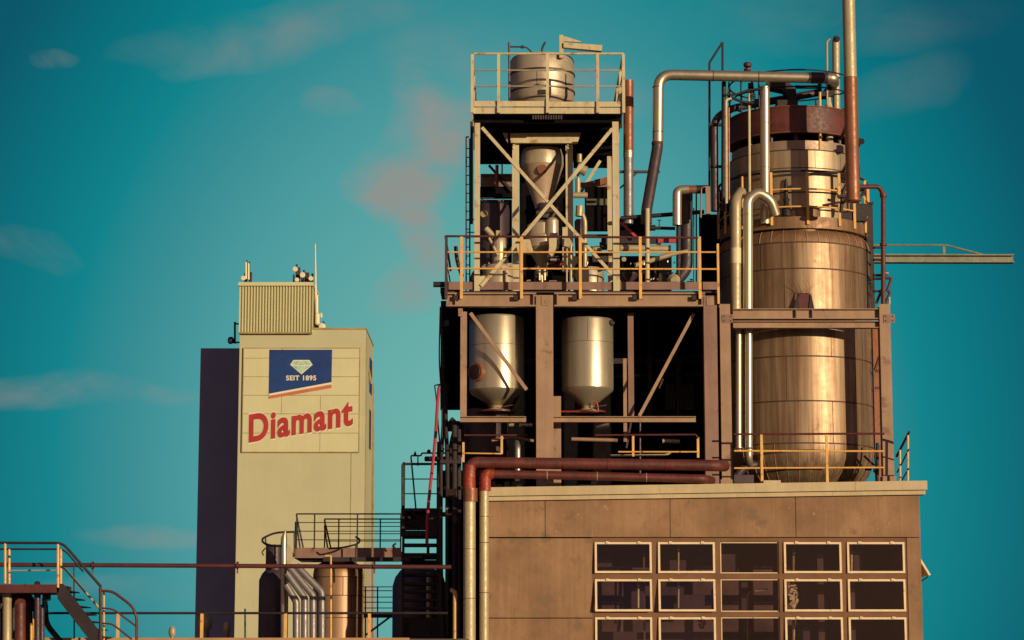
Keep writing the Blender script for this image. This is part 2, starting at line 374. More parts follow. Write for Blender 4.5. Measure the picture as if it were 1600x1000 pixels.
# penthouse
pz0, pz1 = Z(520, TY), Z(448, TY); px0, px1 = X(373, 520, TY - .3), X(487, 520, TY - .3)
g = G(); n = 25; w = (px1 - px0) / n; poly = []
for i in range(n):
    x = px0 + i * w
    poly += [(x, TY - .3), (x + w * .28, TY - .3), (x + w * .45, TY - .16), (x + w * .85, TY - .16)]
poly.append((px1, TY - .3))
poly += [(px1, TY + 4), (px0, TY + 4)]
g.prism([(a, b, pz0) for a, b in poly], (0, 0, pz1 - pz0))
ph = O('penthouse', g, 'tower_panel', tl, flat=True)
O('edge_trim', G().box(px0 - .08, px1 + .08, TY - .42, TY + 4.1, pz1 + .003, pz1 + .24), 'tower_panel', ph)
O('sill', G().box(px0 - .02, px1 + .02, TY - .34, TY - .02, pz0 - .10, pz0 - .003), 'joint', ph)
# sign panel with slab joints
sx0, sx1 = X(379, 706, TY), X(560, 706, TY); sz0, sz1 = Z(706, TY), Z(545, TY)
sp_ = O('sign_panel', G().box(sx0, sx1, TY - .12, TY - .002, sz0, sz1), 'tower_panel', tl)
g = G()
for py in (560, 589, 618, 647, 677):
    for xa, xb in ((379, 440), (440, 501), (501, 560)): g.box(X(xa, 706, TY) + .01, X(xb, 706, TY) - .01, TY - .127, TY - .122, Z(py + .5, TY), Z(py - .6, TY))
for k, (xa, ya, yb) in enumerate([(439, 618, 647), (500, 618, 647), (500, 677, 706), (439, 560, 545), (500, 647, 677), (439, 589, 618)]): g.box(X(xa - .4, 706, TY), X(xa + .4, 706, TY), TY - .128, TY - .1225, Z(ya, TY), Z(yb, TY))
g.box(sx0 - .06, sx0, TY - .13, TY - .004, sz0, sz1).box(sx1, sx1 + .06, TY - .13, TY - .004, sz0, sz1).box(sx0 - .06, sx1 + .06, TY - .13, TY - .004, sz0 - .06, sz0).box(sx0 - .06, sx1 + .06, TY - .13, TY - .004, sz1, sz1 + .06)
O('joint', g, 'joint', sp_)
def poly(pp, Y, th): return G().prism([P(a, b, Y) for a, b in pp], (0, -th, 0))
YS = TY - .14
bs = O('blue_board', poly([(421.5, 546.5), (519, 546.5), (518, 597), (420.5, 615)], YS, .03), 'sign_blue', tl)
O('white_stripe', poly([(420.5, 615.4), (518, 597.4), (518, 600.6), (420.5, 618.4)], YS, .03), 'sign_white', bs)
O('salmon_stripe', poly([(420.5, 618.8), (518, 601), (518, 606), (420.5, 623)], YS, .03), 'sign_salmon', bs)
YG = YS - .034
O('emblem', poly([(453.5, 570), (458.5, 562.5), (483.5, 562.5), (488.5, 570), (471, 585)], YG, .02), 'sign_white', bs)
O('emblem_facets', G().add([], []).prism([P(a, b, YG - .024) for a, b in [(456, 569.5), (460, 564.3), (469, 564.3), (464, 570)]], (0, -.01, 0))
  .prism([P(a, b, YG - .024) for a, b in [(470.5, 564.3), (465.5, 570.5), (477, 570.5)]], (0, -.01, 0)).prism([P(a, b, YG - .024) for a, b in [(472, 564.3), (482, 564.3), (486, 569.5), (478.5, 570)]], (0, -.01, 0))
  .prism([P(a, b, YG - .024) for a, b in [(457, 571.5), (464, 571.5), (469.5, 581.5)]], (0, -.01, 0)).prism([P(a, b, YG - .024) for a, b in [(465.5, 572), (476.8, 572), (471, 582.6)]], (0, -.01, 0))
  .prism([P(a, b, YG - .024) for a, b in [(478.4, 571.5), (485, 571.5), (472.6, 581.5)]], (0, -.01, 0)), 'sign_mint', bs)
def text_mesh(txt, offset, space=1.0):
    cu = bpy.data.curves.new('lettering', 'FONT'); cu.body = txt; cu.size = 1; cu.offset = offset; cu.space_character = space; cu.extrude = 0.0; cu.resolution_u = 6
    to = bpy.data.objects.new('lettering_source', cu); C.objects.link(to)
    dg = bpy.context.evaluated_depsgraph_get(); me = bpy.data.meshes.new_from_object(to.evaluated_get(dg))
    vs = [v.co.copy() for v in me.vertices]; fs = [tuple(p.vertices) for p in me.polygons]
    bpy.data.objects.remove(to); bpy.data.curves.remove(cu); bpy.data.meshes.remove(me); return vs, fs
def place_text(name, txt, m, parent, x0, x1, yb0, yb1, cap, Y, offset, shear=0.0, space=1.0, caph=.729):
    vs, fs = text_mesh(txt, offset, space); xa = min(v.x for v in vs); xb = max(v.x for v in vs)
    out = []
    for v in vs:
        s = (v.x + shear * v.y - xa) / (xb - xa); hh = v.y / caph * cap
        q = P(x0 + (x1 - x0) * s, yb0 + (yb1 - yb0) * s - hh, Y); out.append(q)
    g = G(); g.add(out, fs); k = len(out)
    g.add([q + Vector((0, .015, 0)) for q in out], [tuple(reversed(f)) for f in fs])
    return O(name, g, m, parent, flat=True)
# lettering: shadow line in white behind, red in front
place_text('lettering_edge', 'Diamant', 'sign_white', tl, 387.4, 552.3, 691.2, 663.6, 44.8, TY - .135, .046, .02, 1.09)
place_text('lettering', 'Diamant', 'sign_red', tl, 388.5, 551.5, 690, 662.5, 43.0, TY - .16, .033, .02, 1.09)
place_text('lettering', 'SEIT 1895', 'sign_white', bs, 447, 494, 594, 594, 7.5, YG - .02, .03, 0, 1.1)
# sign on the narrow side of the tower
g = G(); g.box(tx1 + .004, tx1 + .05, TY + 4.0, TY + 6.2, Z(600, TY), Z(545, TY)); O('side_board', g, 'sign_blue', tl)
g = G(); g.box(tx1 + .004, tx1 + .05, TY + 4.2, TY + 5.6, Z(690, TY), Z(628, TY)); O('side_lettering_board', g, 'dusk_steel', tl)
g = G().tube([P(570, 545, TY + 3), P(580.5, 600, TY + 3)], .07, 6).tube([P(582.5, 600, TY + 8.9), P(583, 1000, TY + 8.9)], .09, 6); O('downpipe', g, 'joint', tl)

# antennas on the penthouse
def dish(name, px, py, rpx, Y, label, mast=None, col='antenna_white', cat='antenna', group='dish antennas on the penthouse roof'):
    c = P(px, py, Y); r = S(rpx, py, Y); root = T(name, label, cat, c - Vector((0, 0, r)), group)
    O('dish', G().tube([c + Vector((0, -.16, 0)), c + Vector((0, -.15, 0)), c, c + Vector((0, .16, 0)), c + Vector((0, .25, 0))], [r * .93, r, r, r * .6, r * .3], 20), col, root)
    if mast:
        q = Vector((c.x + S(1.5, py, Y), c.y + .3, c.z)); O('mast', G().tube([Vector((q.x, q.y, Z(mast, Y + .3))), q + Vector((0, 0, .4))], .07, 8).tube([q, c + Vector((0, .1, 0))], .05, 6), 'dark_steel', root)
    return root
AY = TY + 1.0
m1 = 446
dish('dish_antenna', 380.5, 435, 3.7, AY, 'small cream drum dish low beside the paired panel antennas', m1)
dish('dish_antenna', 461.5, 421, 4.0, AY, 'highest of the cream dishes on the penthouse roof', m1)
dish('dish_antenna', 473, 430, 4.3, AY, 'largest cream dish in the middle of the roof cluster', m1)
dish('dish_antenna', 464.3, 437.5, 3.3, AY, 'smallest cream dish, lowest of the roof cluster', m1)
dish('dish_antenna', 486, 435.5, 3.7, AY, 'cream dish at the right end of the roof cluster', m1)
for k, (px, y0, y1) in enumerate(((384.3, 409, 436), (388.4, 411, 437))):
    c = P(px, y1, AY); rt = T('panel_antenna', ['slim cream panel antenna, left and taller of a pair', 'slim cream panel antenna, right and shorter of a pair'][k], 'antenna', (c.x, c.y, Z(446, AY)), 'panel antennas on the penthouse roof')
    O('panel', G().tube([P(px, y1, AY), P(px, y0 + 1, AY), P(px, y0, AY)], [.065, .065, .03], 8), 'antenna_white', rt)
    O('mast', G().tube([P(px + 1.3, 446, AY + .2), P(px + 1.3, y0 - 2, AY + .2)], .05, 6), 'dark_steel', rt)
O('antenna_equipment', G().pb(377, 441, 392, 446, AY + .3, .4).pb(390.5, 425, 393, 446, AY + .4, .2).pb(376, 443.5, 394, 446.5, AY, .3), 'dusk_steel', label='dark equipment base under the paired panel antennas', cat='equipment')
O('antenna_mast', G().tube([P(459, 446, AY + .4), P(459, 429, AY + .4)], .06, 6).tube([P(466.5, 446, AY + .5), P(466.5, 418, AY + .5)], .12, 6).tube([P(480, 446, AY + .5), P(480, 426, AY + .5)], .13, 6).pb(470, 433, 481, 446, AY + .7, .4).pb(482, 438, 487, 446, AY + .3, .3), 'dusk_steel', label='dark mast frame behind the cluster of roof dishes', cat='mast')
O('whip_antenna', G().tube([P(493.5, 468, AY), P(492.6, 381, AY)], [.075, .035], 8).tube([P(495, 500, AY), P(495, 461, AY)], .10, 8), 'antenna_white', label='tall thin white whip antenna rising beside the corrugated penthouse', cat='antenna')
rt = T('equipment_mast', 'purple-brown lattice mast with cream box antennas against the penthouse side', 'mast', (X(490, 516, AY), AY, ttop))
O('frame', G().tube([P(489, 515, AY), P(488.5, 452, AY)], .12, 6).tube([P(492, 515, AY), P(490, 470, AY)], .08, 6).pb(489, 495, 498, 515, AY + .2, .3), 'dusk_steel', rt)
O('panel_box', G().tube([P(496, 508, AY - .2), P(496, 506, AY - .2), P(496, 491, AY - .2), P(496, 489, AY - .2)], [.08, .16, .16, .08], 12), 'antenna_white', rt)
O('panel_box', G().tube([P(502, 497, AY - .2), P(502, 495, AY - .2), P(502, 489, AY - .2)], [.05, .1, .06], 10), 'antenna_white', rt)
dish('dish_antenna', 503.5, 510.5, 5.3, AY - .3, 'big cream dish standing on the tower roof beside the mast', 515, group=None)
rt = T('wall_dish', 'black dish on a bracket arm at the left side of the tower top', 'antenna', P(367, 537, AY))
O('bracket', G().tube([P(367, 537, AY), P(367, 503, AY)], .07, 6).tube([P(367, 506, AY), P(375, 506, AY)], .06, 6).tube([P(366, 535, AY), P(375, 535, AY)], .06, 6), 'dark_steel', rt)
O('dish', G().tube([P(356, 532, AY), P(358, 532, AY), P(362, 532, AY), P(367, 534, AY)], [.12, .24, .25, .08], 14), 'dark_steel', rt)

# ================================================================== LOW ROOF, RAIL AND LONG PIPE (left foreground)
LY = 43.0; lz = Z(998, LY)
lowx1 = X(742, 1000, 45)
lb = T('low_building', 'low flat-roofed building whose roof edge carries the yellow-post railing', 'building', (-6, LY, 0))
O('wall', G().box(-24, lowx1 - .05, LY + .05, 62, 0, lz - .05), 'concrete', lb)
O('roof', G().box(-24.1, lowx1 - .1, LY, 62, lz - .05 + .003, lz), 'roofing', lb)
O('roof_edge', G().box(X(50, 1000, LY), X(640, 1000, LY), LY - .06, LY - .003, lz - .06, Z(996.5, LY)), 'roof_edge', lb)
rl = T('roof_railing', 'long low railing of a single dark bar on yellow posts along the low roof', 'railing', (X(350, 998, LY), LY, lz))
ry = Z(958, LY)
O('handrail', G().tube([P(52, 958, LY), P(700, 958, LY)], S(1.9, 958, LY), 8), 'dark_steel', rl)
for px in (53, 184, 315, 446, 577): O('post', G().box(X(px - 2.3, 998, LY), X(px + 2.3, 998, LY), LY - .03, LY + .03, lz - .02, ry - .01), 'yellow_paint', rl)
rp_ = T('pipeline', 'long thin dark maroon pipe running level across the left half', 'pipe', P(350, 883, 44))
O('pipe', G().tube([P(-60, 882, 44), P(705, 886, 44)], S(3.4, 883, 44), 12), 'maroon', rp_)
for px in (145, 371, 585): O('flange', G().pipe([(px - 1.5, 883.5, 44), (px + 1.5, 883.5, 44)], 6, 12).pipe([(px, 878, 44), (px, 896, 44)], 1.2, 8), 'maroon', rp_)
O('pole', G().pipe([(383, 998, 44), (383, 951, 44)], 1.4, 8), 'dark_steel', label='thin dark pole standing in front of the cream tower base', cat='pole')
for k, (px, w_, yt, lab) in enumerate(((320, 11, 960, 'widest grey roof vent with an angular cowl'), (354, 6, 972, 'slim grey roof vent right of the wide one'), (269, 6, 979, 'shortest grey roof vent standing alone at the left'))):
    c = P(px, 1000, 52); r = S(w_, 980, 52); z0 = lz; z1 = Z(yt, 52); hh = z1 - z0
    rt = T('roof_vent', lab, 'vent', (c.x, 52, z0), 'grey roof vents behind the railing')
    O('cowl', G().lathe(c.x, 52, [(z0 + hh * .45, r * .62), (z0 + hh * .62, r), (z0 + hh * .85, r * .95), (z1, r * .55)], 12), 'pale_pipe', rt)
    O('stem', G().lathe(c.x, 52, [(z0, r * .7), (z0 + hh * .45 - .003, r * .62)], 12), 'blue_grey_pipe', rt)

# ================================================================== LEFT STAIR
SY = 42.0; SZ = Z(912, SY)
st = T('platform_stair', 'dark steel stair and landing with cream posts at the far left edge', 'stairs', (X(60, 998, SY), SY, lz))
O('landing', G().box(X(-30, 920, SY), X(92, 920, SY), SY, SY + 1.2, Z(926, SY), Z(913, SY)), 'maroon', st)
O('stringer', G().prism([P(88, 912, SY), P(98, 912, SY), P(163, 997, SY), P(142, 1003, SY), P(90, 936, SY)], (0, .06, 0)).prism([P(88, 912, SY + 1.1), P(98, 912, SY + 1.1), P(163, 997, SY + 1.1), P(142, 1003, SY + 1.1), P(90, 936, SY + 1.1)], (0, .06, 0)), 'dark_steel', st)
g = G()
for i in range(7):
    a = P(97 + i * 9, 922 + i * 12, SY); g.box(a.x - .12, a.x + .12, SY + .065, SY + 1.09, a.z - .02, a.z)
O('tread', g, 'dark_steel', st)
r1 = O('railing', G().tube(fillet([P(-30, 848, SY), P(98, 848.5, SY), P(158, 917, SY)], .12, 4), S(2.1, 880, SY), 8).tube(fillet([P(-30, 858, SY + 1.1), P(100, 858, SY + 1.1), P(130, 893, SY + 1.1)], .12, 4), S(1.6, 880, SY), 8), 'dark_steel', st)
O('inner_rail', G().tube(fillet([P(15, 891.5, SY + .9), P(92, 891, SY + .9)], .1, 3), S(1.2, 880, SY), 8).tube(fillet([P(94, 885, SY + .5), P(101, 888, SY + .5), P(156, 951, SY + .5)], .1, 3), S(1.9, 880, SY), 8), 'pale_pipe', st)
for px, ya, yb, dy_ in ((8, 849, 912, 0), (14.5, 858, 912, 1.1), (90.5, 850, 918, 0), (95, 858, 913, 1.1)):
    O('post', G().pipe([(px, yb, SY + dy_), (px, ya, SY + dy_)], 2.0, 8), 'yellow_paint', st)
O('hanger', G().pipe([(116, 998, SY + .8), (115.5, 885, SY + .8)], 1.2, 8), 'dark_steel', st)
gr_ = T('end_railing', 'curved maroon railing at the foot of the left stair', 'railing', P(186, 998, SY))
O('post', G().pipe([(157, 1000, SY), (157, 918, SY)], 2.6, 10), 'maroon', gr_)
O('rail', G().pipe([(157, 923, SY), (176, 924, SY), (213.5, 952, SY), (213.5, 1000, SY)], 2.2, 10, fil=.22), 'maroon', gr_)
O('rail', G().pipe([(158, 950, SY), (177, 951.5, SY), (212, 978, SY)], 1.5, 10, fil=.2), 'maroon', gr_)
O('rail', G().pipe([(158, 974, SY), (175, 974.5, SY), (206, 999, SY)], 1.5, 10, fil=.2), 'maroon', gr_)
O('post', G().pipe([(162.3, 1000, SY + .2), (162.3, 925, SY + .2)], 1.6, 10), 'yellow_paint', gr_)
for (px, yt, r_, m_, lab) in ((11, 926, 7, 'pale_pipe', 'fat grey vertical pipe at the left edge under the landing'), (31.5, 944, 8.5, 'red_rust', 'fat red vertical pipe under the left landing'), (58.5, 912, 5.2, 'dusk_steel', 'grey-brown square-topped post reaching up to the left landing'),
                         (65.5, 948, 4.2, 'dusk_steel', 'short grey-brown pipe right of the landing post'), (49, 975, 2.2, 'yellow_paint', 'short bent yellow pipe in front of the landing pipes')):
    g = G(); c = P(px, yt, SY + .5); r = S(r_, yt, SY + .5)
    if r_ > 7.5:
        g.tube([P(px, 1003, SY + .5), P(px, yt, SY + .5)], r, 16).tube([P(px, yt + 2, SY + .5), P(px, yt - 1, SY + .5)], r * 1.12, 16); g.tube([P(px, yt - 1, SY + .5), P(px + 1, yt - 12, SY + .9), P(px + 2, yt - 30, SY + .9)], [r * .95, r * .95, r * .8], 14)
    elif r_ > 6: g.tube([P(px, 1003, SY + .5), P(px, yt + 14, SY + .5), P(px, yt + 13, SY + .5), P(px, yt, SY + .5)], [r, r, r * 1.06, r * 1.06], 16)
    else: g.tube([P(px, 1003, SY + .5), P(px, yt + 3, SY + .5), P(px - .5, yt, SY + .6)], [r, r, r * .9], 12)
    O('pipe' if m_ != 'dusk_steel' or px > 60 else 'support_post', g, m_, label=lab, cat='pipe' if px != 58.5 else 'post')
O('blue_bottle', G().lathe(P(71, 950, SY + .6).x, SY + .6, [(Z(957, SY + .6), .03), (Z(943, SY + .6), .03), (Z(940, SY + .6), .012), (Z(933, SY + .6), .012)], 12), 'blue_paint', label='small bright blue cylinder with a dark top below the landing', cat='fitting')
O('dark_pipework', G().pipe([(70, 935, SY + .9), (72, 975, SY + .9), (95, 1003, SY + .9)], 4.5).pipe([(44, 925, SY + .9), (46, 1003, SY + .9)], 6).pipe([(2, 930, SY + 1), (1, 1003, SY + 1)], 7).pipe([(34, 915, SY + .95), (58, 955, SY + .95)], 6).pb(66, 922, 76, 938, SY + .8, .2).pipe([(22, 925, SY + 1.1), (20, 1003, SY + 1.1)], 5), 'dark_steel', label='dark tangle of pipes in the shade under the left landing', cat='pipe')

# ================================================================== LEFT TANK GROUP AND BRIDGE
BY = 48.3
cx = X(528, 960, BY); R_ = S(39.5, 930, BY)
ct = T('copper_tank', 'copper-brown round tank with a domed top under the walkway', 'tank', (cx, BY, lz))
yf = BY - R_
O('shell', G().lathe(cx, BY, [(lz, R_), (Z(896, yf), R_), (Z(888, yf), R_ * .97), (Z(881, yf), R_ * .86), (Z(876, yf), R_ * .62), (Z(873, yf), R_ * .3), (Z(872, yf), .001)], 48), 'copper_tank', ct)
g = G()
for py in (901, 930, 965): g.ring(cx, BY, R_ + .001, Z(py, yf), .008)
for a, ya, yb in ((-75, 901, 930), (-40, 901, 930), (-100, 930, 965), (-55, 930, 965)):
    x_, y_ = cx + (R_ + .002) * math.cos(math.radians(a)), BY + (R_ + .002) * math.sin(math.radians(a)); g.tube([(x_, y_, Z(ya, yf)), (x_, y_, Z(yb, yf))], .007, 6)
O('seam', g, 'seam', ct)
cx2 = X(427, 960, BY - .4); R2 = S(23, 930, BY)
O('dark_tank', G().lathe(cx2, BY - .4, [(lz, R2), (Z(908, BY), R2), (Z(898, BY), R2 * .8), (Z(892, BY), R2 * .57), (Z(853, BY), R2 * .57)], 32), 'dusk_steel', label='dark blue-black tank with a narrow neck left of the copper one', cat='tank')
fl = T('flue', 'grey pointed flue stack with a pale gusset between the two left tanks', 'flue', P(443.5, 1003, BY - 1.2))
O('pipe', G().tube([P(443.5, 1003, BY - 1.2), P(443.5, 850, BY - 1.2), P(444, 840, BY - 1.2), P(446, 828, BY - 1.2)], [S(5, 900, BY), S(5, 900, BY), S(4.6, 900, BY), S(1.0, 900, BY)], 16), 'galvanised', fl)
O('gusset', poly([(449, 850), (453, 854), (461.5, 870), (450, 882), (449, 882)], BY - 1.1, .03), 'pale_pipe', fl)
gp = 'bent grey pipes beside the copper tank'
for k, (a, b, xv, lab) in enumerate((((447, 914), (463, 940), 463, 'innermost and lowest of the four bent grey pipes'), ((448, 896), (476, 934), 476, 'second bent grey pipe from the left tank'),
                                     ((450, 884), (489, 930), 489, 'third bent grey pipe, before the copper tank'), ((463, 884), (503, 925), 503, 'outermost bent grey pipe, touching the copper tank'))):
    Yp = BY - 1.5 + k * .02; O('bent_pipe', G().pipe([(a[0], a[1], Yp), (b[0], b[1], Yp), (xv, 1003, Yp)], 5.6, 16, fil=.06), 'blue_grey_pipe', label=lab, cat='pipe', group=gp)
O('thin_pipe', G().pipe([(508, 868.5, BY - 1.6), (517, 868.5, BY - 1.6), (517, 1003, BY - 1.6)], 1.5, 8, fil=.03), 'yellow_paint', label='thin pale standpipe with a short crook before the copper tank', cat='pipe')
# bridge walkway
WY = 47.6
wb = T('walkway_bridge', 'taupe walkway bridge with thin railings from the tanks to the stair tower', 'walkway', P(545, 872, WY))
O('deck_beam', G().box(X(459, 872, WY), X(627, 872, WY), WY - .05, WY, Z(872, WY), Z(856, WY)).box(X(459, 872, WY), X(627, 872, WY), WY + 1.4, WY + 1.45, Z(872, WY), Z(856, WY)), 'girder_brown', wb)
O('deck', G().box(X(459, 872, WY), X(660, 872, WY), WY + .003, WY + 1.397, Z(872, WY), Z(869, WY)).pb(505, 870.5, 640, 877, WY - .3, .2).pb(470, 874, 520, 878, WY + .2, .2), 'dark_steel', wb)
def wrail(Y, ya, x0, x1, xs, nm):
    h = Z(ya, Y) - Z(857, Y)
    railing(wb, [(X(x0, 857, Y), Y, Z(857, Y)), (X(x1, 857, Y), Y, Z(857, Y))], h, (.25, .5, .75), rp=.014, rr=.009, post='dark_steel', rail='dark_steel', top='dark_steel', postpts=[(X(x, 857, Y), Y, Z(870, Y)) for x in xs] and [(X(x, 857, Y), Y, Z(857, Y)) for x in xs], toprad=.015)
wrail(WY - .08, 803, 462, 627, (463, 491, 558, 626), 0)
wrail(WY + 1.5, 811, 506, 627, (507, 529, 594), 1)
O('end_brace', G().pipe([(463, 804, WY), (474, 857, WY)], 1.3, 8).pipe([(463, 815, WY + .3), (469, 857, WY + .3)], 1.3, 8).pipe([(507, 812, WY + 1.5), (517, 857, WY + 1.5)], 1.3, 8).pipe([(507, 822, WY + 1.8), (512, 857, WY + 1.8)], 1.3, 8).pb(460, 815, 462, 857, WY + .1, .05), 'dark_steel', wb)
def arcpts(pts, Y): return fillet([P(a, b, Y + dd) for a, b, dd in pts], .6, 8)
ch = T('tank_railing', 'curved dark hoop railing round the tops of the left tanks', 'railing', P(440, 860, WY))
O('hoop', G().tube(arcpts([(460, 831, .3), (430, 832, .2), (410, 841, 0), (410, 848, -.6), (425, 853, -1.2), (440, 853, -1.3)], WY - .5), .022, 8).tube(arcpts([(514, 857, 0), (535, 856, -.3), (560, 850, -.3), (563, 843, 0), (556, 839, .3)], WY - .4), .02, 8).tube(arcpts([(415, 856, 0), (409, 863, 0), (412, 868, 0)], WY - .6), .014, 8), 'dark_steel', ch)
for a, b, c_ in ((415, 841, 852), (460, 831, 870), (556, 851, 900)): O('post', G().pipe([(a, c_, WY - .45), (a, b, WY - .45)], 1.3, 8), 'dark_steel', ch)
O('loading_hook', G().tube(arcpts([(619, 849, 0), (613, 853, 0), (618, 857, 0)], WY - .3), .02, 8), 'dark_steel', label='small black hook at the walkway end beside the stair tower', cat='hook')
fr_ = T('far_railing', 'thin dark railing seen low between the copper tank and stairs', 'railing', P(590, 960, 57))
g = G()
for py in (917, 923, 933, 941, 950): g.pipe([(568, py, 57), (613, py, 57)], .8, 6)
O('rail', g, 'dark_steel', fr_)
for px in (571, 590): O('post', G().pipe([(px, 1003, 57), (px, 917, 57)], 1.1, 8), 'dark_steel', fr_)
O('beam', G().pb(568, 958, 613, 965, 57.2, .2).pipe([(572, 992, 57.2), (612, 962, 57.2)], 1.6, 8), 'dark_steel', fr_)
vx = X(655, 960, 52.2); R3 = S(42, 930, 52.2)
sh = T('shaded_tank', 'dark domed tank standing behind the black stair treads', 'tank', (vx, 52.2, lz))
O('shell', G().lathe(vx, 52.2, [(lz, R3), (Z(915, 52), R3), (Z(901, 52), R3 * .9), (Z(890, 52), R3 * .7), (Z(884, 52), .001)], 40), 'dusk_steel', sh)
O('standpipe', G().pipe([(671, 1003, 50.8), (671, 895, 50.8)], 5, 14), 'pale_pipe', label='cream strip imitating the tank highlight between the black stair treads', cat='pipe')  # painted highlight: cream strip added in front of the dark tank

# ================================================================== STAIR TOWER (dark)
DY = 48.5
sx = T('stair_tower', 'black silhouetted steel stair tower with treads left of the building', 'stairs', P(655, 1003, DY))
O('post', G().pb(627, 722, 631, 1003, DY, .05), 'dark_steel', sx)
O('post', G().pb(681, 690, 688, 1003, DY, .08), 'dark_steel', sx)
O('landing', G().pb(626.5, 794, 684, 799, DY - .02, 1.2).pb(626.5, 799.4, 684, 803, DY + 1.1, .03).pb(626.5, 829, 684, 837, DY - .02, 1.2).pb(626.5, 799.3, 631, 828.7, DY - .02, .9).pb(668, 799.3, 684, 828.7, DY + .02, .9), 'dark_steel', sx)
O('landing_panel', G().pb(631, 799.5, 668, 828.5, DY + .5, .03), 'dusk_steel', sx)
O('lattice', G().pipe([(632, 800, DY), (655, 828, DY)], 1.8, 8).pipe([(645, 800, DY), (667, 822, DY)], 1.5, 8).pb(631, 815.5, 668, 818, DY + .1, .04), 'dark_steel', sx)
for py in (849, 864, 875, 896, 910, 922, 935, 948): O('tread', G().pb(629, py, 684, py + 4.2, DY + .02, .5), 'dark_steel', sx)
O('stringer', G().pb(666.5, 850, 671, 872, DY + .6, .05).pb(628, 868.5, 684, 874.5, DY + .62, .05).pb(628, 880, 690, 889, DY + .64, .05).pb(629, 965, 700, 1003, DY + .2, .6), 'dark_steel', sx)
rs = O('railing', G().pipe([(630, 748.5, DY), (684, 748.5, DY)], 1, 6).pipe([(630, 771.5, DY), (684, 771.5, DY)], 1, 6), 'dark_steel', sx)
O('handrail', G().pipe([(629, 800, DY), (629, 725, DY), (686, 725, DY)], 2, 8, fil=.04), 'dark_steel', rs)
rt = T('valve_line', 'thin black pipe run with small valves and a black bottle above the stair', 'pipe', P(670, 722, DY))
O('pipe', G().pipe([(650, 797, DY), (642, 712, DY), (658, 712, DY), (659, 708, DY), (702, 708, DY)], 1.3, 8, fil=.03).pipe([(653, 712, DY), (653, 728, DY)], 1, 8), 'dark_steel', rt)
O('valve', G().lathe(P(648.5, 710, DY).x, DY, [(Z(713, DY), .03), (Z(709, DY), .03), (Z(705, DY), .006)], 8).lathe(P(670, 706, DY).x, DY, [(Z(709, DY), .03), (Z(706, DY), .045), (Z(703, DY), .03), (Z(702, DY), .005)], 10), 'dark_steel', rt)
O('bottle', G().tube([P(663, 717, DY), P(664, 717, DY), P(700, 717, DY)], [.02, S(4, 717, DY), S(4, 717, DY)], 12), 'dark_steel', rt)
# dark pipes and cables at the building's left edge
rt = T('pipe_bundle', 'bundle of black pipes and cables rising along the shaded left edge', 'pipe', P(703, 1003, 47.5))
for pp, r in (([(689, 1003), (689, 722), (694, 640), (692, 560), (690, 480)], 3.0), ([(699, 1003), (699, 720), (696, 640), (698, 600)], 3.4), ([(710, 1003), (710, 660), (704, 655)], 4.4), ([(704, 780), (705, 690), (716, 660)], 4.0),
              ([(693, 1003), (687, 790), (684, 755), (692, 700)], 2.6), ([(686, 600), (683, 650), (690, 720)], 1.2), ([(688, 480), (686, 560), (691, 640), (690, 705)], 1.1), ([(717, 1003), (717, 662)], 4)):
    O('pipe', G().pipe([(a, b, 47.6 + random.random() * .5) for a, b in pp], r, 10, fil=.3), 'dark_steel', rt)
O('bracket', G().pipe([(684, 641, 47.5), (679, 602, 47.5), (694, 600, 47.5)], 1, 6, fil=.02).pb(688, 718, 720, 724, 47.6, .3).pb(686, 800, 715, 806, 47.7, .3).pb(690, 658, 722, 672, 48.2, .3).pb(686, 760, 722, 764, 47.8, .3), 'dark_steel', rt)
O('shade_backing', G().pb(700, 775, 770, 1003, 48.6, .5).pb(688, 735, 722, 776, 48.6, .4), 'shade_black', rt)  # black backing sheets put the left edge's shade into colour
O('red_hose', G().tube(fillet([P(686, 605, 47.2), P(684, 625, 47.2), P(680, 690, 47.2), P(674, 745, 47.2), P(668, 800, 47.2), P(667, 850, 47.2)], .8, 5), .033, 10), 'hose_red', label='thin bright red hose hanging down across the stair tower', cat='hose')
O('flood_light', G().pb(699, 764, 712, 774, 47, .25).pb(711, 762, 714, 766, 46.95, .06).pipe([(705, 774, 47.1), (707, 780, 47.4)], 1.5, 8), 'girder_tan', label='small boxy lamp sticking out left of the red elbow pipes', cat='lamp')
O('wall_bracket', G().pb(696.5, 794, 699.5, 805, 46.9, .04).pb(699.6, 802, 705, 805, 46.9, .04), 'girder_tan', label='little pale angle bracket on the dark wall below the lamp', cat='bracket')
O('sign_plate', G().prism([P(711, 803, 47.1), P(716, 811, 47.1), P(711, 819, 47.1), P(706, 811, 47.1)], (0, -.02, 0)), 'maroon', label='small dark diamond-shaped plate beside the fat downpipe', cat='sign')
O('vent_pipe', G().pipe([(711, 1003, 44.9), (711, 940, 44.9), (711, 926, 44.98), (706, 922, 45.3)], 3.5, 12, fil=.05), 'yellow_paint', label='slim tan pipe with a crooked top left of the downpipes', cat='pipe')

# ================================================================== FACTORY BUILDING
FY = 45.0; BD = 11.0
fx0, fx1 = X(762, 900, FY), X(1440, 900, FY)
fb = T('factory_building', 'brown concrete building with a grid of steel windows below the tanks', 'building', ((fx0 + fx1) / 2, FY, 0))
zt = Z(774, FY); z838 = Z(839.5, FY)
g = G()
def fbox(px0, px1, py0, py1, y0=0.0, dep=.3, m=None): return (X(px0, 900, FY), X(px1, 900, FY), FY + y0, FY + y0 + dep, Z(py1, FY), Z(py0, FY))
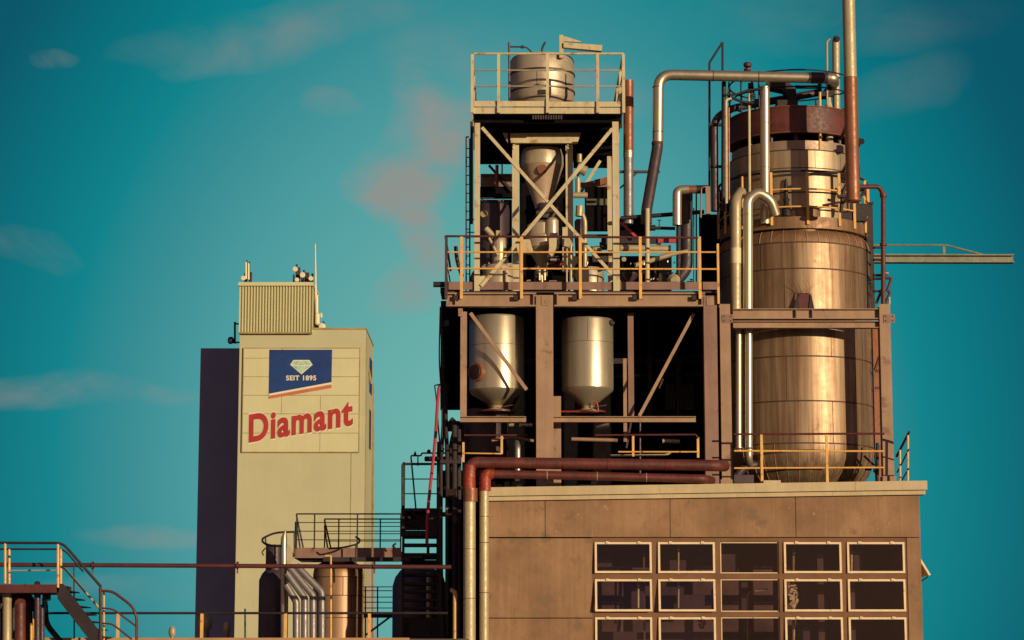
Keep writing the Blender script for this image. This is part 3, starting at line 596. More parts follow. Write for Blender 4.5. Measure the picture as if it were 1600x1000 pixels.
# parapet band in five slabs with open joints
xs = [762, 852, 1048, 1245, 1440]
for a, b in zip(xs[:-1], xs[1:]):
    q = list(fbox(a, b, 774, 839)); q[0] += .006 if a != 762 else 0; q[1] -= .006 if b != 1440 else 0; g.box(*q)
g.box(*fbox(762, 925, 841, 965, 0.02)); g.box(*fbox(762, 925, 966.4, 1130, 0.02)); g.box(*fbox(1418.5, 1440, 840.2, 1700, .012))
g.box(*fbox(762, 1440, 772, 1700, .315, .2)[:4], Z(1015, FY), Z(1014, FY))
O('wall', g, 'concrete', fb)
# body behind: floor, side and rear walls
zl = Z(1014, FY)
g = G(); g.box(fx0, fx0 + .3, FY + .35, FY + BD, zl, zt - .02); g.box(fx1 - .3, fx1, FY + .35, FY + BD, zl, zt - .02); g.box(fx0 + .3, fx1 - .3, FY + BD - .3, FY + BD, zl, zt - .02); g.box(fx0, fx1, FY + .33, FY + BD, 0, zl - .01); g.box(X(925, 900, FY), X(1418, 900, FY), FY + .012, FY + .31, 0, zl)
g.box(X(762, 900, FY), X(925, 900, FY), FY + .02, FY + .32, 0, Z(1131, FY))
O('body', g, 'concrete', fb)
O('roof', G().box(fx0 + .02, fx1 - .02, FY + .3, FY + BD, zt - .25, zt - .03), 'roofing', fb)
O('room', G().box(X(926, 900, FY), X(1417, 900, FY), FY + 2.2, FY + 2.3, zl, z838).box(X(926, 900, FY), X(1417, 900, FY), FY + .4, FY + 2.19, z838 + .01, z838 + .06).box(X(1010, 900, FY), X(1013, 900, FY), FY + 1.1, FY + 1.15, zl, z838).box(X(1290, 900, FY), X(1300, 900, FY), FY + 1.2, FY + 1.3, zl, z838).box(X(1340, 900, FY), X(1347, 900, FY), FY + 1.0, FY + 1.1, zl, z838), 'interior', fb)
g = G()
for a, b, c, d_, y_ in ((932, 962, 850, 880, 1.6), (1040, 1080, 870, 896, 1.3), (1128, 1160, 848, 893, 1.0), (1170, 1180, 905, 956, 1.5), (1255, 1300, 846, 870, 1.7), (1345, 1360, 846, 896, .9), (1380, 1412, 905, 930, 1.2), (985, 1010, 905, 950, .9), (1065, 1110, 925, 956, 1.4), (940, 1000, 985, 1010, 1.2), (1240, 1275, 975, 1010, 1.1)):
    g.box(X(a, 900, FY), X(b, 900, FY), FY + y_, FY + y_ + .08, Z(d_, FY), Z(c, FY))
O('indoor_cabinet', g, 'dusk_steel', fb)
O('indoor_pipe', G().pipe([(1168, 1010, FY + .8), (1168, 925, FY + .8), (1200, 921, FY + .8)], 1.6, 8, fil=.08).pipe([(1240, 1010, FY + 1), (1240, 850, FY + 1)], 2.5, 8).pipe([(1330, 900, FY + .9), (1330, 850, FY + .9)], 2.5, 8).pipe([(997, 950, FY + .7), (997, 910, FY + .7)], 2.2, 8).pipe([(1060, 950, FY + .7), (1060, 850, FY + .7)], 1.5, 8), 'pale_pipe', fb)
g = G()
for i, cc in enumerate(((925, 929), (1019, 1028), (1118, 1126), (1218, 1225), (1316, 1324), (1415, 1418.5))): g.box(*fbox(cc[0], cc[1], 840.2, 1013, 0.03, .12))
cols = ((929, 1019), (1028, 1118), (1126, 1218), (1225, 1316), (1324, 1415))
rows = ((846.5, 896), (904.5, 956), (964, 1013))
for (a, b) in cols:
    for (y0, y1) in ((840.2, 846.5), (896, 904.5), (956, 964)): g.box(*[v + (.0015 if k == 0 else -.0015 if k == 1 else 0) for k, v in enumerate(fbox(a, b, y0, y1, .033, .11))])
O('window_grid', g, 'concrete_frame', fb)
for ci, (a, b) in enumerate(cols):
    for ri, (y0, y1) in enumerate(rows):
        xa, xb = X(a, 900, FY) + .006, X(b, 900, FY) - .006; za, zb = Z(y1, FY) + .006, Z(y0, FY) - .006
        fixed = ci == 2; fw = .016 if fixed else .040
        tilt = 0 if fixed else [[.05, .03, 0, .015, .012], [.11, .09, 0, .02, .015], [.02, .05, 0, .03, .01]][ri][ci]
        g = G(); yo = FY + (.07 if fixed else .0)
        def q(x, dy_, z): return Vector((x, yo + dy_ - tilt * (zb - z) / (zb - za), z))
        for (x0_, x1_, z0_, z1_) in ((xa, xb, zb - fw, zb), (xa, xb, za, za + fw), (xa, xa + fw, za + fw, zb - fw), (xb - fw, xb, za + fw, zb - fw)):
            g.hexa([q(x0_, 0, z0_), q(x1_, 0, z0_), q(x1_, .045, z0_), q(x0_, .045, z0_), q(x0_, 0, z1_), q(x1_, 0, z1_), q(x1_, .045, z1_), q(x0_, .045, z1_)])
        if not fixed:
            for fx in (.22, .78):
                xh = xa + (xb - xa) * fx; g.box(xh - .03, xh + .03, FY - .025, FY - .001, zb - .03, zb + .012)
        w = O('window', g, 'window_white', fb)
        O('pane', G().hexa([q(xa + fw, .018, za + fw), q(xb - fw, .018, za + fw), q(xb - fw, .024, za + fw), q(xa + fw, .024, za + fw), q(xa + fw, .018, zb - fw), q(xb - fw, .018, zb - fw), q(xb - fw, .024, zb - fw), q(xa + fw, .024, zb - fw)]), 'window_glass', w)
# papers stuck inside one pane
g = G()
for i in range(60):
    a = 1231 + random.random() * 13; b = 913 + random.random() * 34; g.pb(a, b, a + 2 + random.random() * 3, b + 1 + random.random() * 2.5, FY + .10 + random.random() * .03, .004)
O('paper_scraps', g, 'antenna_white', fb, kind='stuff')
# side window standing open at the right-hand wall
sw = O('window', G().hexa([Vector(v) for v in [(fx1 + .25, FY + .6, Z(897, FY)), (fx1 + .29, FY + .6, Z(896, FY)), (fx1 + .29, FY + 1.6, Z(896, FY)), (fx1 + .25, FY + 1.6, Z(897, FY)), (fx1 + .003, FY + .6, Z(863, FY)), (fx1 + .04, FY + .6, Z(862, FY)), (fx1 + .04, FY + 1.6, Z(862, FY)), (fx1 + .003, FY + 1.6, Z(863, FY))]]), 'window_white', fb, label='open side window tilting out from the right wall')
O('stay', G().tube([(fx1 + .27, FY + .8, Z(898, FY)), (fx1 + .01, FY + .9, Z(913, FY))], .015, 6), 'dark_steel', sw)
# coping, gently falling to the left
def cop(y0l, y0r, y1l, y1r, xl, xr, ya, yb):
    a, b = X(xl, 770, FY), X(xr, 770, FY)
    return [(a, ya, Z(y1l, FY)), (b, ya, Z(y1r, FY)), (b, yb, Z(y1r, FY)), (a, yb, Z(y1l, FY)), (a, ya, Z(y0l, FY)), (b, ya, Z(y0r, FY)), (b, yb, Z(y0r, FY)), (a, yb, Z(y0l, FY))]
g = G(); xs = [762, 1030, 1180, 1335, 1447]; fy = lambda x, l, r: l + (r - l) * (x - 762) / 685
for a, b in zip(xs[:-1], xs[1:]): g.hexa(cop(fy(a, 762.5, 752), fy(b, 762.5, 752), fy(a, 776, 766), fy(b, 776, 766), a + (.15 if a > 762 else 0), b - .15, FY - .16, FY + .28))
xs = [762, 920, 1152, 1300, 1445]
for a, b in zip(xs[:-1], xs[1:]): g.hexa(cop(fy(a, 776.3, 766.3), fy(b, 776.3, 766.3), fy(a, 783, 773), fy(b, 783, 773), a + .15, b - .15, FY - .09, FY + .25))
O('coping', g, 'coping', fb)
g = G()
for _ in range(16):
    a = 770 + random.random() * 660; b = 790 + random.random() * 44; c = P(a, b, FY); g.tube([c + Vector((0, -.004, 0)), c + Vector((0, .003, 0))], .012 + random.random() * .025, 10)
O('plaster_patch', g, 'concrete_frame' if 0 else 'girder_tan', fb, kind='stuff')

# red and grey big pipes
RY = 44.72
rp1 = T('red_pipe', 'thicker upper red-brown pipe bending down at the building corner', 'pipe', P(733, 1003, RY))
O('run', G().pipe([(733, 770, RY), (734, 722.5, RY), (1122, 727.5, RY), (1132, 728, RY + .5)], 9, 18, fil=.16), 'red_rust', rp1)
O('elbow', G().tube([P(733, 764, RY), P(733, 738, RY), P(735, 727, RY - .0)], [S(10.0, 750, RY), S(9.8, 750, RY), S(9.6, 750, RY)], 18), 'red_lead', rp1)
O('collar', G().tube([P(735, 784, RY), P(735, 763, RY)], S(11, 770, RY), 18), 'copper_paint', rp1)
O('downpipe', G().tube([P(733.5, 1003, RY), P(733.5, 784, RY)], S(9.6, 800, RY), 18), 'pale_pipe', rp1)
O('band', G().ring(P(733.5, 900, RY).x, RY, S(9.6, 800, RY), Z(858, RY), .006, n=20).ring(P(733.5, 900, RY).x, RY, S(9.6, 800, RY), Z(935, RY), .006, n=20), 'seam', rp1)
g = G()
for px in (880, 949, 1040): g.tube([P(px - .6, 723 + (px - 734) * .0125, RY), P(px + .6, 723 + (px - 734) * .0125, RY)], S(9.5, 722, RY), 18)
O('joint_band', g, 'maroon', rp1)
R2Y = 44.74
rp2 = T('red_pipe', 'thinner lower red-brown pipe with a boxy red elbow', 'pipe', P(757, 1003, R2Y))
O('run', G().pipe([(770, 740.5, R2Y), (1100, 748, R2Y), (1112, 751, R2Y + .4)], 6.7, 16, fil=.1), 'red_rust', rp2)
O('elbow', G().tube(fillet([P(758, 767, R2Y), P(758, 742, R2Y), P(768, 740.5, R2Y)], .08, 6), S(9, 750, R2Y), 16).tube([P(767, 740.5, R2Y), P(772, 740.5, R2Y)], S(8, 750, R2Y), 16), 'red_lead', rp2)
O('downpipe', G().tube([P(756.5, 1003, R2Y), P(756.5, 767, R2Y)], S(7.2, 800, R2Y), 16), 'pale_pipe', rp2)
O('band', G().ring(P(756.5, 900, R2Y).x, R2Y, S(7.2, 800, R2Y), Z(807, R2Y), .006, n=20).ring(P(756.5, 900, R2Y).x, R2Y, S(7.2, 800, R2Y), Z(848, R2Y), .006, n=20).ring(P(756.5, 900, R2Y).x, R2Y, S(7.2, 800, R2Y), Z(926, R2Y), .006, n=20), 'seam', rp2)
g = G()
for px in (855, 933, 1010): g.tube([P(px - .6, 742.4 + (px - 855) * .0227, R2Y), P(px + .6, 742.4 + (px - 855) * .0227, R2Y)], S(7.2, 742, R2Y), 16)
O('joint_band', g, 'pale_pipe', rp2)

# ================================================================== MAIN STEEL PLATFORM WITH TWO SILOS
MY = 46.0; roofz = zt - .03
sf = T('steel_platform', 'brown steel girder platform with yellow railing carrying the narrow tower', 'platform', P(910, 760, MY))
za = Z(478.5, MY); zb = Z(457, MY); hb = zb - za
xl, xr = X(697, 470, MY), X(1123, 470, MY)
g = G().ib((xl, MY + .1, (za + zb) / 2), (X(838, 470, MY), MY + .1, (za + zb) / 2), hb, .2, .03).ib((X(866, 470, MY), MY + .1, (za + zb) / 2), (X(1102, 470, MY), MY + .1, (za + zb) / 2), hb, .2, .03)
for px in (712, 834, 871, 1097): g.box(X(px, 470, MY) - .012, X(px, 470, MY) + .012, MY + .005, MY + .09, za + .03, zb - .03)
O('girder', g, 'girder_tan', sf)
g = G().pb(697, 440.5, 1122, 452.5, MY + .35, .02)
O('toe_board', g, 'girder_brown', sf)
O('deck', G().box(xl, xr, MY + .05, 50.6, zb + .002, zb + .04), 'dark_steel', sf)
O('deck_joist', *[lambda: 0] * 0, G().box(xl, xl + .12, MY + .22, 50.5, za, zb - .002).box(X(852, 470, MY) - .06, X(852, 470, MY) + .06, MY + .22, 50.5, za, zb - .002).box(xr - .12, xr, MY + .22, 50.5, za, zb - .002), 'shade_black', sf) if 0 else O('deck_joist', G().box(xl, xl + .12, MY + .22, 50.5, za, zb - .002).box(X(852, 470, MY) - .06, X(852, 470, MY) + .06, MY + .22, 50.5, za, zb - .002).box(xr - .12, xr, MY + .22, 50.5, za, zb - .002), 'shade_black', sf)
def column(px0, px1, py0, py1, Y, m, parent, dep=.24, name='column'):
    """H column, flange to the front"""
    x0, x1 = X(px0, py1, Y), X(px1, py1, Y); z0, z1 = Z(py1, Y), Z(py0, Y); t_ = .02; xm = (x0 + x1) / 2
    return O(name, G().box(x0, x1, Y, Y + t_, z0, z1).box(xm - .01, xm + .01, Y + t_, Y + dep - t_, z0, z1).box(x0, x1, Y + dep - t_, Y + dep, z0, z1), m, parent)
zr = lambda Y: 1060 - (roofz - CH) * 3600 / Y * 1.0
column(838, 865, 461, 768, MY - .005, 'girder_tan', sf, .3)
column(1103, 1124, 462, 768, MY - .005, 'girder_brown', sf, .3)
column(719, 729, 487, 652, MY + .05, 'girder_tan', sf, .12)
column(982, 991, 489, 652, MY + .6, 'girder_brown', sf, .14)
column(974.5, 980, 560, 690, MY + 1.2, 'girder_tan', sf, .1)
column(864, 877, 619, 770, MY + .5, 'girder_tan', sf, .2)
O('plate', G().pb(1104, 464, 1116, 477, MY - .02, .012).pb(716, 482, 723, 494, MY + .02, .02).pb(846, 462, 857, 477, MY - .022, .012), 'girder_tan', sf)
O('cross_beam', G().ib(P(719, 655.5, MY + .1), P(822, 655.5, MY + .1), S(9, 655, MY), .14, .014).ib(P(861, 655.5, MY + .1), P(1087, 655.5, MY + .1), S(9, 655, MY), .14, .014), 'girder_tan', sf)
O('brace', G().angle(P(735, 489, MY + .08), P(823, 609, MY + .08), S(5.5, 550, MY)), 'girder_tan', sf)
O('brace', G().angle(P(1084, 490, MY + .3), P(999, 650, MY + .3), S(5, 550, MY)), 'girder_tan', sf)
O('brace', G().angle(P(986, 660, MY + 1.3), P(979, 700, MY + 1.3), S(3, 550, MY)).pipe([(1000, 655, MY + 1.2), (1000, 752, MY + 1.2)], 1.6, 8), 'dusk_steel', sf)
O('back_cladding', G().pb(688, 470, 1150, 640, 50.6, .1).pb(722, 640, 1150, 775, 50.6, .1).box(X(690, 560, 49), X(690, 560, 49) + .05, 48.2, 50.59, Z(636, 49), za - .01), 'shade_black', sf)  # rear wall coloured black to imitate the deep shade of the bay
ya_ = MY - .06
postx = (697, 721, 815, 907, 1001, 1094)
zrb = Z(467, ya_); hp = Z(371, ya_) - zrb
rr_ = O('railing', G().tube([P(695, 394, ya_), P(1123, 394, ya_)], S(1.4, 394, ya_), 8).tube([P(695, 419.5, ya_), P(1123, 420.5, ya_)], S(1.4, 394, ya_), 8)
        .tube([P(696, 394, ya_), P(696, 394, ya_) + Vector((0, 4, 0))], S(1.2, 394, ya_), 8).tube([P(696, 420, ya_), P(696, 420, ya_) + Vector((0, 4, 0))], S(1.2, 394, ya_), 8), 'yellow_paint', sf)
O('handrail', G().tube(fillet([P(696, 369, ya_) + Vector((0, 4, 0)), P(696, 369, ya_), P(1094, 371.5, ya_)], .05, 4), S(1.8, 370, ya_), 10), 'maroon', rr_)
for px in postx: O('post', G().box(X(px - 2.2, 467, ya_), X(px + 2.2, 467, ya_), ya_ - .028, ya_ + .028, zrb, Z(370, ya_)), 'yellow_paint' if px != 697 else 'dusk_steel', rr_)
O('post', G().box(X(1121, 475, ya_), X(1124.5, 475, ya_), ya_ - .028, ya_ + .028, Z(475, ya_), Z(381, ya_)), 'yellow_paint', rr_)
g = G()
for px in postx[1:]: g.box(X(px - 12, 466, ya_), X(px - 2.4, 466, ya_), ya_ + .03, MY - .002, Z(468, ya_), Z(461, ya_))
O('post_bracket', g, 'dark_steel', sf)

clutter('rear_pipework', 'dim pipes and crossbeam deep in the black bay behind the silos', 'pipework', 'dark_steel', G().pipe([(905, 640, 50), (905, 505, 50)], 7).pipe([(1015, 655, 49.8), (1015, 500, 49.8)], 5).pipe([(1060, 655, 49.6), (1060, 560, 49.6), (1098, 556, 49.6)], 4).pb(722, 560, 1126, 568, 50.1, .15).pipe([(880, 590, 49.9), (1100, 585, 49.9)], 3).pb(1040, 600, 1085, 640, 50, .3))
O('slanted_pipe', G().bar(P(1030, 607, 48.6), P(1036, 592, 48.6), .05, .04), 'galvanised', label='small bright slanted pipe end catching light in the black bay', cat='pipe')
# silos
def silo(px, R_px, ytop, yshoul, ycone, Yc, label, group):
    R = S(R_px, 560, Yc); c = X(px, 600, Yc); yf = Yc - R
    z = lambda py: Z(py, yf)
    root = T('silo', label, 'silo', (c, Yc, z(ycone + 10)), group)
    O('shell', G().lathe(c, Yc, [(z(ytop - 2), R * .6), (z(ytop), R * .97), (z(ytop + 3), R), (z(yshoul), R)], 64), 'stainless', root)
    O('cone', G().lathe(c, Yc, [(z(yshoul) - .001, R), (z(yshoul + 4), R * .96), (z(ycone), R * .26)], 64), 'stainless', root)
    O('outlet', G().lathe(c, Yc, [(z(ycone) - .001, R * .26), (z(ycone + 4), R * .2), (z(ycone + 5), R * .32), (z(ycone + 8), R * .32)], 24), 'pale_pipe', root)
    O('valve_ring', G().lathe(c, Yc, [(z(ycone + 8.2), R * .7), (z(ycone + 11), R * .7)], 24).bar((c, Yc - R * .6, z(ycone + 6)), (c + R * .7, Yc - R * .6, z(ycone + 1)), .015, .015), 'red_rust', root)
    return root, c, R, z
s1, c, R, z = silo(776, 43, 490, 605, 629, MY + .95, 'left stainless silo with a round manhole, crossed by a diagonal brace', 'stainless silos under the platform')
gg = G(); gg.ring(c, MY + .95, R, z(536), .004); O('seam', gg, 'seam', s1)
a = math.radians(-90 - 44); q = Vector((c + R * math.cos(a), MY + .95 + R * math.sin(a), z(580))); nn = Vector((math.cos(a), math.sin(a), 0))
mh = O('manhole', G().tube([q - nn * .05, q + nn * .07, q + nn * .071], [S(15, 580, MY), S(15, 580, MY), S(14, 580, MY)], 28), 'copper_paint', s1)
O('cover', G().tube([q + nn * .072, q + nn * .09, q + nn * .10], [S(12, 580, MY), S(11.5, 580, MY), S(7, 580, MY)], 28), 'dark_steel', mh)
s2, c, R, z = silo(918, 40.5, 494, 603, 630, MY + .9, 'middle stainless silo with a bright streak, free of any brace', 'stainless silos under the platform')
gg = G(); gg.ring(c, MY + .9, R, z(532), .004); gg.tube([(c - .01, MY + .9 - R - .001, z(497)), (c - .01, MY + .9 - R - .001, z(532))], .004, 6); O('seam', gg, 'seam', s2)
O('clamp', G().tube([(c + R * .85, MY + .9 - R * .55, z(500)), (c + R * 1.0, MY + .9 - R * .5, z(503))], .05, 10), 'dark_steel', s2)
O('outlet_pipe', G().pipe([(868, 643, MY + .6), (935, 643, MY + .6), (933, 630, MY + .6), (927, 628, MY + .6)], 1.4, 8, fil=.02).pb(864, 641, 868, 645, MY + .58, .05), 'red_lead', label='thin red pipe frame under the outlet of the middle silo', cat='pipe')
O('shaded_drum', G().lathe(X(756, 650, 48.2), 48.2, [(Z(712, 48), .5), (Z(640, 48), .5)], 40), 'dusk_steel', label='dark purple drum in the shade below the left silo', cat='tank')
for k, (pp, r, m_, lab) in enumerate((([(809, 752, MY + .2), (809, 697, MY + .2), (807, 692, MY + .4)], 4.6, 'galvanised', 'short bright standpipe crossing behind the red pipes'),
        ([(795, 664, MY + .6), (803, 664, MY + .6)], 3, 'galvanised', 'small shiny pipe stub left of the bright one under the girder'), ([(811, 664, MY + .6), (832, 664, MY + .6)], 3.2, 'galvanised', 'longer shiny pipe stub beside the thick column'),
        ([(931, 668, MY + .7), (952, 665, MY + .7)], 4.0, 'galvanised', 'shiny slanting pipe end below the middle silo'), ([(1035, 689, MY + 1), (1062, 690, MY + 1)], 3.4, 'pale_pipe', 'dull pale cylinder deep behind the short railing'),
        ([(893, 686, MY + 1), (965, 688, MY + 1)], 3.0, 'girder_tan', 'dusty brown bar above the red pipes behind the thick column'), ([(954, 712, MY), (1040, 711, MY), (1048, 707, MY)], 1.8, 'pale_pipe', 'thin pale pipe lying along the top of the upper red pipe'),
        ([(768, 688, MY + .8), (800, 683, MY + .9), (834, 689, MY + .9)], 2.4, 'girder_tan', 'bent brown pipe between the left silo and the thick column'), ([(725, 680, MY + .5), (825, 680, MY + .5)], 1.4, 'maroon', 'thin maroon bar below the left silo'))):
    O('pipe_stub' if r > 2.9 else 'thin_pipe', G().pipe(pp, r, 12), m_, label=lab, cat='pipe')
g1 = T('guard_rail', 'short yellow rail with two posts left of the thick column', 'railing', P(755, 712, MY - .3))
for px, a_, b_ in ((724, 722, 691), (784, 709, 681)): O('post', G().pb(px - 1.8, b_, px + 1.8, a_, MY - .3, .04), 'yellow_paint', g1)
O('rail', G().pipe([(724, 708, MY - .31), (784, 709, MY - .31)], 1.2, 8), 'yellow_paint', g1)
g2 = T('guard_rail', 'short yellow rail with a rounded maroon top in the dark bay', 'railing', P(1030, 712, MY - .3))
for px, a_, b_ in ((989.5, 713, 680), (1091, 715, 683)): O('post', G().pb(px - 1.8, b_, px + 1.8, a_, MY - .3, .04), 'yellow_paint', g2)
O('rail', G().pipe([(966, 706, MY - .31), (1091, 706, MY - .31)], 1.2, 8), 'yellow_paint', g2)
O('handrail', G().pipe([(930, 680, MY - .3), (1087, 679, MY - .3), (1091, 685, MY - .3)], 1.5, 8, fil=.04), 'maroon', g2)
O('duct_end', G().pipe([(677, 444.5, MY + .5), (745, 444.5, MY + .5)], 4.4, 12).pb(688, 449, 720, 456, MY + .6, 1), 'dark_steel', label='black pipe end poking out left of the platform', cat='pipe')
O('roof_block', G().pb(905, 757, 925, 762, MY, .3).pb(924, 752, 932, 762, MY, .2), 'girder_tan', label='stepped brown block on the roof edge right of the thick column', cat='block')
O('roof_block', G().pb(808, 757, 816, 762, MY, .2), 'girder_tan', label='tiny brown block on the roof edge below the short bright standpipe', cat='block')

# ================================================================== NARROW TOWER (upper tier)
NY = 46.3; NB = 50.4
nt_ = T('steel_tower', 'cream-painted steel frame tower with crossed bracing and top platform', 'tower frame', P(855, 452, NY))
def npost(px0, px1, py0, py1, Y, nm='post', m='cream_paint', dep=.13):
    x0, x1 = X(px0, py1, Y), X(px1, py1, Y); z0, z1 = Z(py1, Y), Z(py0, Y)
    return O(nm, G().box(x0, x1, Y, Y + .012, z0, z1).box(x1 - .012, x1, Y + .012, Y + dep, z0, z1), m, nt_)
zdk = zb + .04
npost(741, 749.5, 192, 456, NY); npost(958.5, 968.5, 190, 456, NY)
npost(800.5, 811, 223, 456, NY + 1.15); npost(884.5, 896, 224, 425, NY + 1.15)
npost(950, 957, 244, 456, NY + 1.9, dep=.1); npost(741, 749, 200, 456, NB - .2, m='dark_steel'); npost(950, 958, 200, 448, NB - .2, m='dusk_steel')
npost(879, 887, 355, 425, NY + .75)
O('brace', G().angle(P(753, 199, NY + .03), P(968, 441, NY + .03), S(5, 300, NY)), 'cream_paint', nt_)
O('brace', G().angle(P(957, 201, NY - .03), P(752, 447, NY - .03), S(5.4, 300, NY)), 'cream_paint', nt_)
O('brace', G().angle(P(764, 258, NB - .4), P(800, 298, NB - .4), S(4, 300, NY)).angle(P(890, 420, NY + 1), P(905, 450, NY + 1), .05), 'dark_steel', nt_)
O('brace', G().angle(P(938, 251, NB - 1), P(908, 300, NB - 1), S(5, 300, NY)), 'cream_paint', nt_)
O('gusset', poly([(749.6, 432), (760, 430), (756, 445), (749.6, 450)], NY + .01, .01).prism([P(957, 198, NY + .02), P(961, 192, NY + .02), P(958, 206, NY + .02)], (0, -.01, 0)), 'cream_paint', nt_)
# top platform
tp0, tp1 = 739, 973
zt1, zt0 = Z(158, NY), Z(177.5, NY); xa, xb = X(tp0, 177, NY), X(tp1, 177, NY)
O('platform_deck', G().box(xa, xb, NY + .02, NB, Z(169, NY), Z(167, NY)), 'dark_steel', nt_)
O('platform_beam', G().box(xa, X(880 - 24, 177, NY), NY, NY + .02, zt0, Z(168, NY)).box(X(857, 177, NY), xb, NY, NY + .02, zt0, Z(168.4, NY)).box(xa, xa + .03, NY + .02, NB, zt0, Z(169.2, NY)).box(xb - .03, xb, NY + .02, NB, zt0, Z(169.2, NY)), 'cream_paint', nt_)
O('toe_board', G().box(X(741, 160, NY), X(853, 160, NY), NY - .012, NY + .004, Z(166.5, NY), zt1).box(X(857, 160, NY), X(970, 160, NY), NY - .012, NY + .004, Z(167, NY), Z(159, NY)), 'cream_paint', nt_)
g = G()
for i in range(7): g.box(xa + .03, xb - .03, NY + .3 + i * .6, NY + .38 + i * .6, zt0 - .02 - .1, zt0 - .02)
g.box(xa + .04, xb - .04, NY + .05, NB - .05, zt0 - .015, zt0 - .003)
O('underside', g, 'shade_black', nt_)
g = G()
for i in range(12): g.pb(832 + i * 4, 178.5, 834.4 + i * 4, 186, NY + .06, .04)
O('grating_edge', g, 'dusk_steel', nt_)
hr = Z(84.5, NY) - Z(177, NY); yR = NY - .03
pp = [Vector((X(738, 177, NY), NB, Z(177, NY))), Vector((X(738, 177, NY), yR, Z(177, NY))), Vector((X(974.5, 177, NY), yR, Z(177, NY))), Vector((X(974.5, 177, NY), NB, Z(177, NY)))]
ps = [(X(p, 177, NY), yR, Z(177, NY)) for p in (738, 779, 855.5, 934, 974.5)] + [(X(974.5, 177, NY), y, Z(177, NY)) for y in (47.6, 49)] + [(X(738, 177, NY), y, Z(177, NY)) for y in (48, 49.6)]
railing(nt_, pp, hr, (.45, .72), rp=.03, rr=.017, post='cream_paint', rail='pale_pipe', top='cream_paint', postpts=ps, toprad=.026)
# hopper frame beam
O('hopper_beam', G().prism([P(797, 208, NY + 1.03), P(908, 207, NY + 1.03), P(902, 223.5, NY + 1.03), P(798, 223, NY + 1.03)], (0, .1, 0)), 'cream_paint', nt_)
O('hopper_beam', G().prism([P(785, 207, NY + 1.1), P(794, 208, NY + 1.1), P(793.5, 224, NY + 1.1)], (0, .03, 0)), 'cream_paint', nt_)
g = G()
for px in (803, 888): 
    for py in (226.5, 231.5): g.tube([P(px, py, NY + 1.148), P(px, py, NY + 1.12)], .022, 8)
O('bolt', g, 'antenna_white', nt_)
O('back_panel', G().pb(812, 215, 890, 455, NB, .05).pb(750, 292, 802, 308, NB - .3, .2).pb(896, 215, 951, 262, NB - .1, .05).pb(914, 292, 951, 361, NB - .6, .06).pb(750, 208, 812, 256, NB, .05).pb(750, 312, 800, 455, NB, .05), 'shade_black', nt_)
g = G().pb(751, 274, 800, 291.5, NB - .35, .04).pb(903, 285, 950, 292, NB - 1.4, .06)
g.pb(751, 271.5, 800, 273.7, NB - .42, .1)
O('cross_beam', g, 'girder_brown', nt_)
O('cross_beam', G().prism([P(905, 293, NB - 1.5), P(928, 291.5, NB - 1.5), P(928, 282, NB - 1.5), P(905, 287, NB - 1.5)], (0, .05, 0)).prism([P(928.5, 291.5, NB - 1.5), P(950, 286, NB - 1.5), P(950, 276, NB - 1.5), P(928.5, 281, NB - 1.5)], (0, .05, 0)), 'copper_paint', nt_)
g = G()
for i in range(22): g.pb(916.5 + i * 1.6, 310.5, 917.4 + i * 1.6, 320.5, NB - .66, .04)
O('louvre', g, 'teal_beam', nt_)
g = G().pb(751.5, 308.5, 772, 310, NB - .4, .03).pb(752, 310.2, 755, 314.5, NB - .4, .03).pb(757, 313, 772, 314.6, NB - .4, .03).pb(777, 312.5, 783, 314, NB - .4, .03).pb(786, 309.5, 787.2, 314, NB - .4, .03)
O('grating_scrap', g, 'galvanised', nt_)
# ladder to the left of the tower
ld = T('ladder', 'slender black ladder on the left side of the narrow tower', 'ladder', P(731, 457, NY + .5))
O('rail', G().pipe([(734, 458, NY + .3), (734, 216, NY + .3), (738, 219, NY + .3)], 1.2, 8, fil=.03), 'dark_steel', ld)
O('rail', G().pipe([(728.5, 458, NY + .9), (728.5, 214, NY + .9), (732, 214, NY + .4)], 1.2, 8, fil=.03), 'dark_steel', ld)
g = G()
for i in range(16): g.tube([P(734, 232 + i * 14, NY + .3), P(728.6, 232 + i * 14, NY + .9)], .012, 6)
g.pipe([(729, 343, NY + .6), (741, 343, NY + .6)], 1, 6).pipe([(729, 363, NY + .6), (741, 363, NY + .6)], 1, 6).pipe([(737, 190, NY + .2), (737, 350, NY + .2)], 2.2, 8)
O('rung', g, 'dark_steel', ld)
# rooftop tank
RTc = NY + 1.9; Rr = S(50, 120, RTc); rx = X(847, 120, RTc); yf = RTc - Rr; z = lambda py: Z(py, yf)
rtk = T('rooftop_tank', 'bright steel tank with hoops inside the topmost railing', 'tank', (rx, RTc, z(160)))
O('shell', G().lathe(rx, RTc, [(z(165), Rr * .80), (z(149), Rr * .97), (z(146), Rr), (z(84), Rr), (z(80), Rr * .96), (z(78), .01)], 64), 'satin', rtk)
g = G()
for py in (106, 134): g.lathe(rx, RTc, [(z(py + 1.5), Rr + .001), (z(py + 1.3), Rr + .02), (z(py - 1.3), Rr + .02), (z(py - 1.5), Rr + .001)], 64, cap=False)
g.tube([(rx - .12, RTc - Rr * .985, z(108)), (rx - .12, RTc - Rr * .985, z(132))], .006, 6).tube([(rx + Rr * .72, RTc - Rr * .70, z(112)), (rx + Rr * .72, RTc - Rr * .70, z(160))], .016, 6)
O('hoop', g, 'dusk_steel', rtk)
O('name_plate', G().box(rx - .08, rx + .07, RTc - Rr - .03, RTc - Rr + .01, z(147), z(140.5)).box(rx - .14, rx - .07, RTc - Rr - .02, RTc - Rr + .03, z(133.5), z(131)), 'dark_steel', rtk)
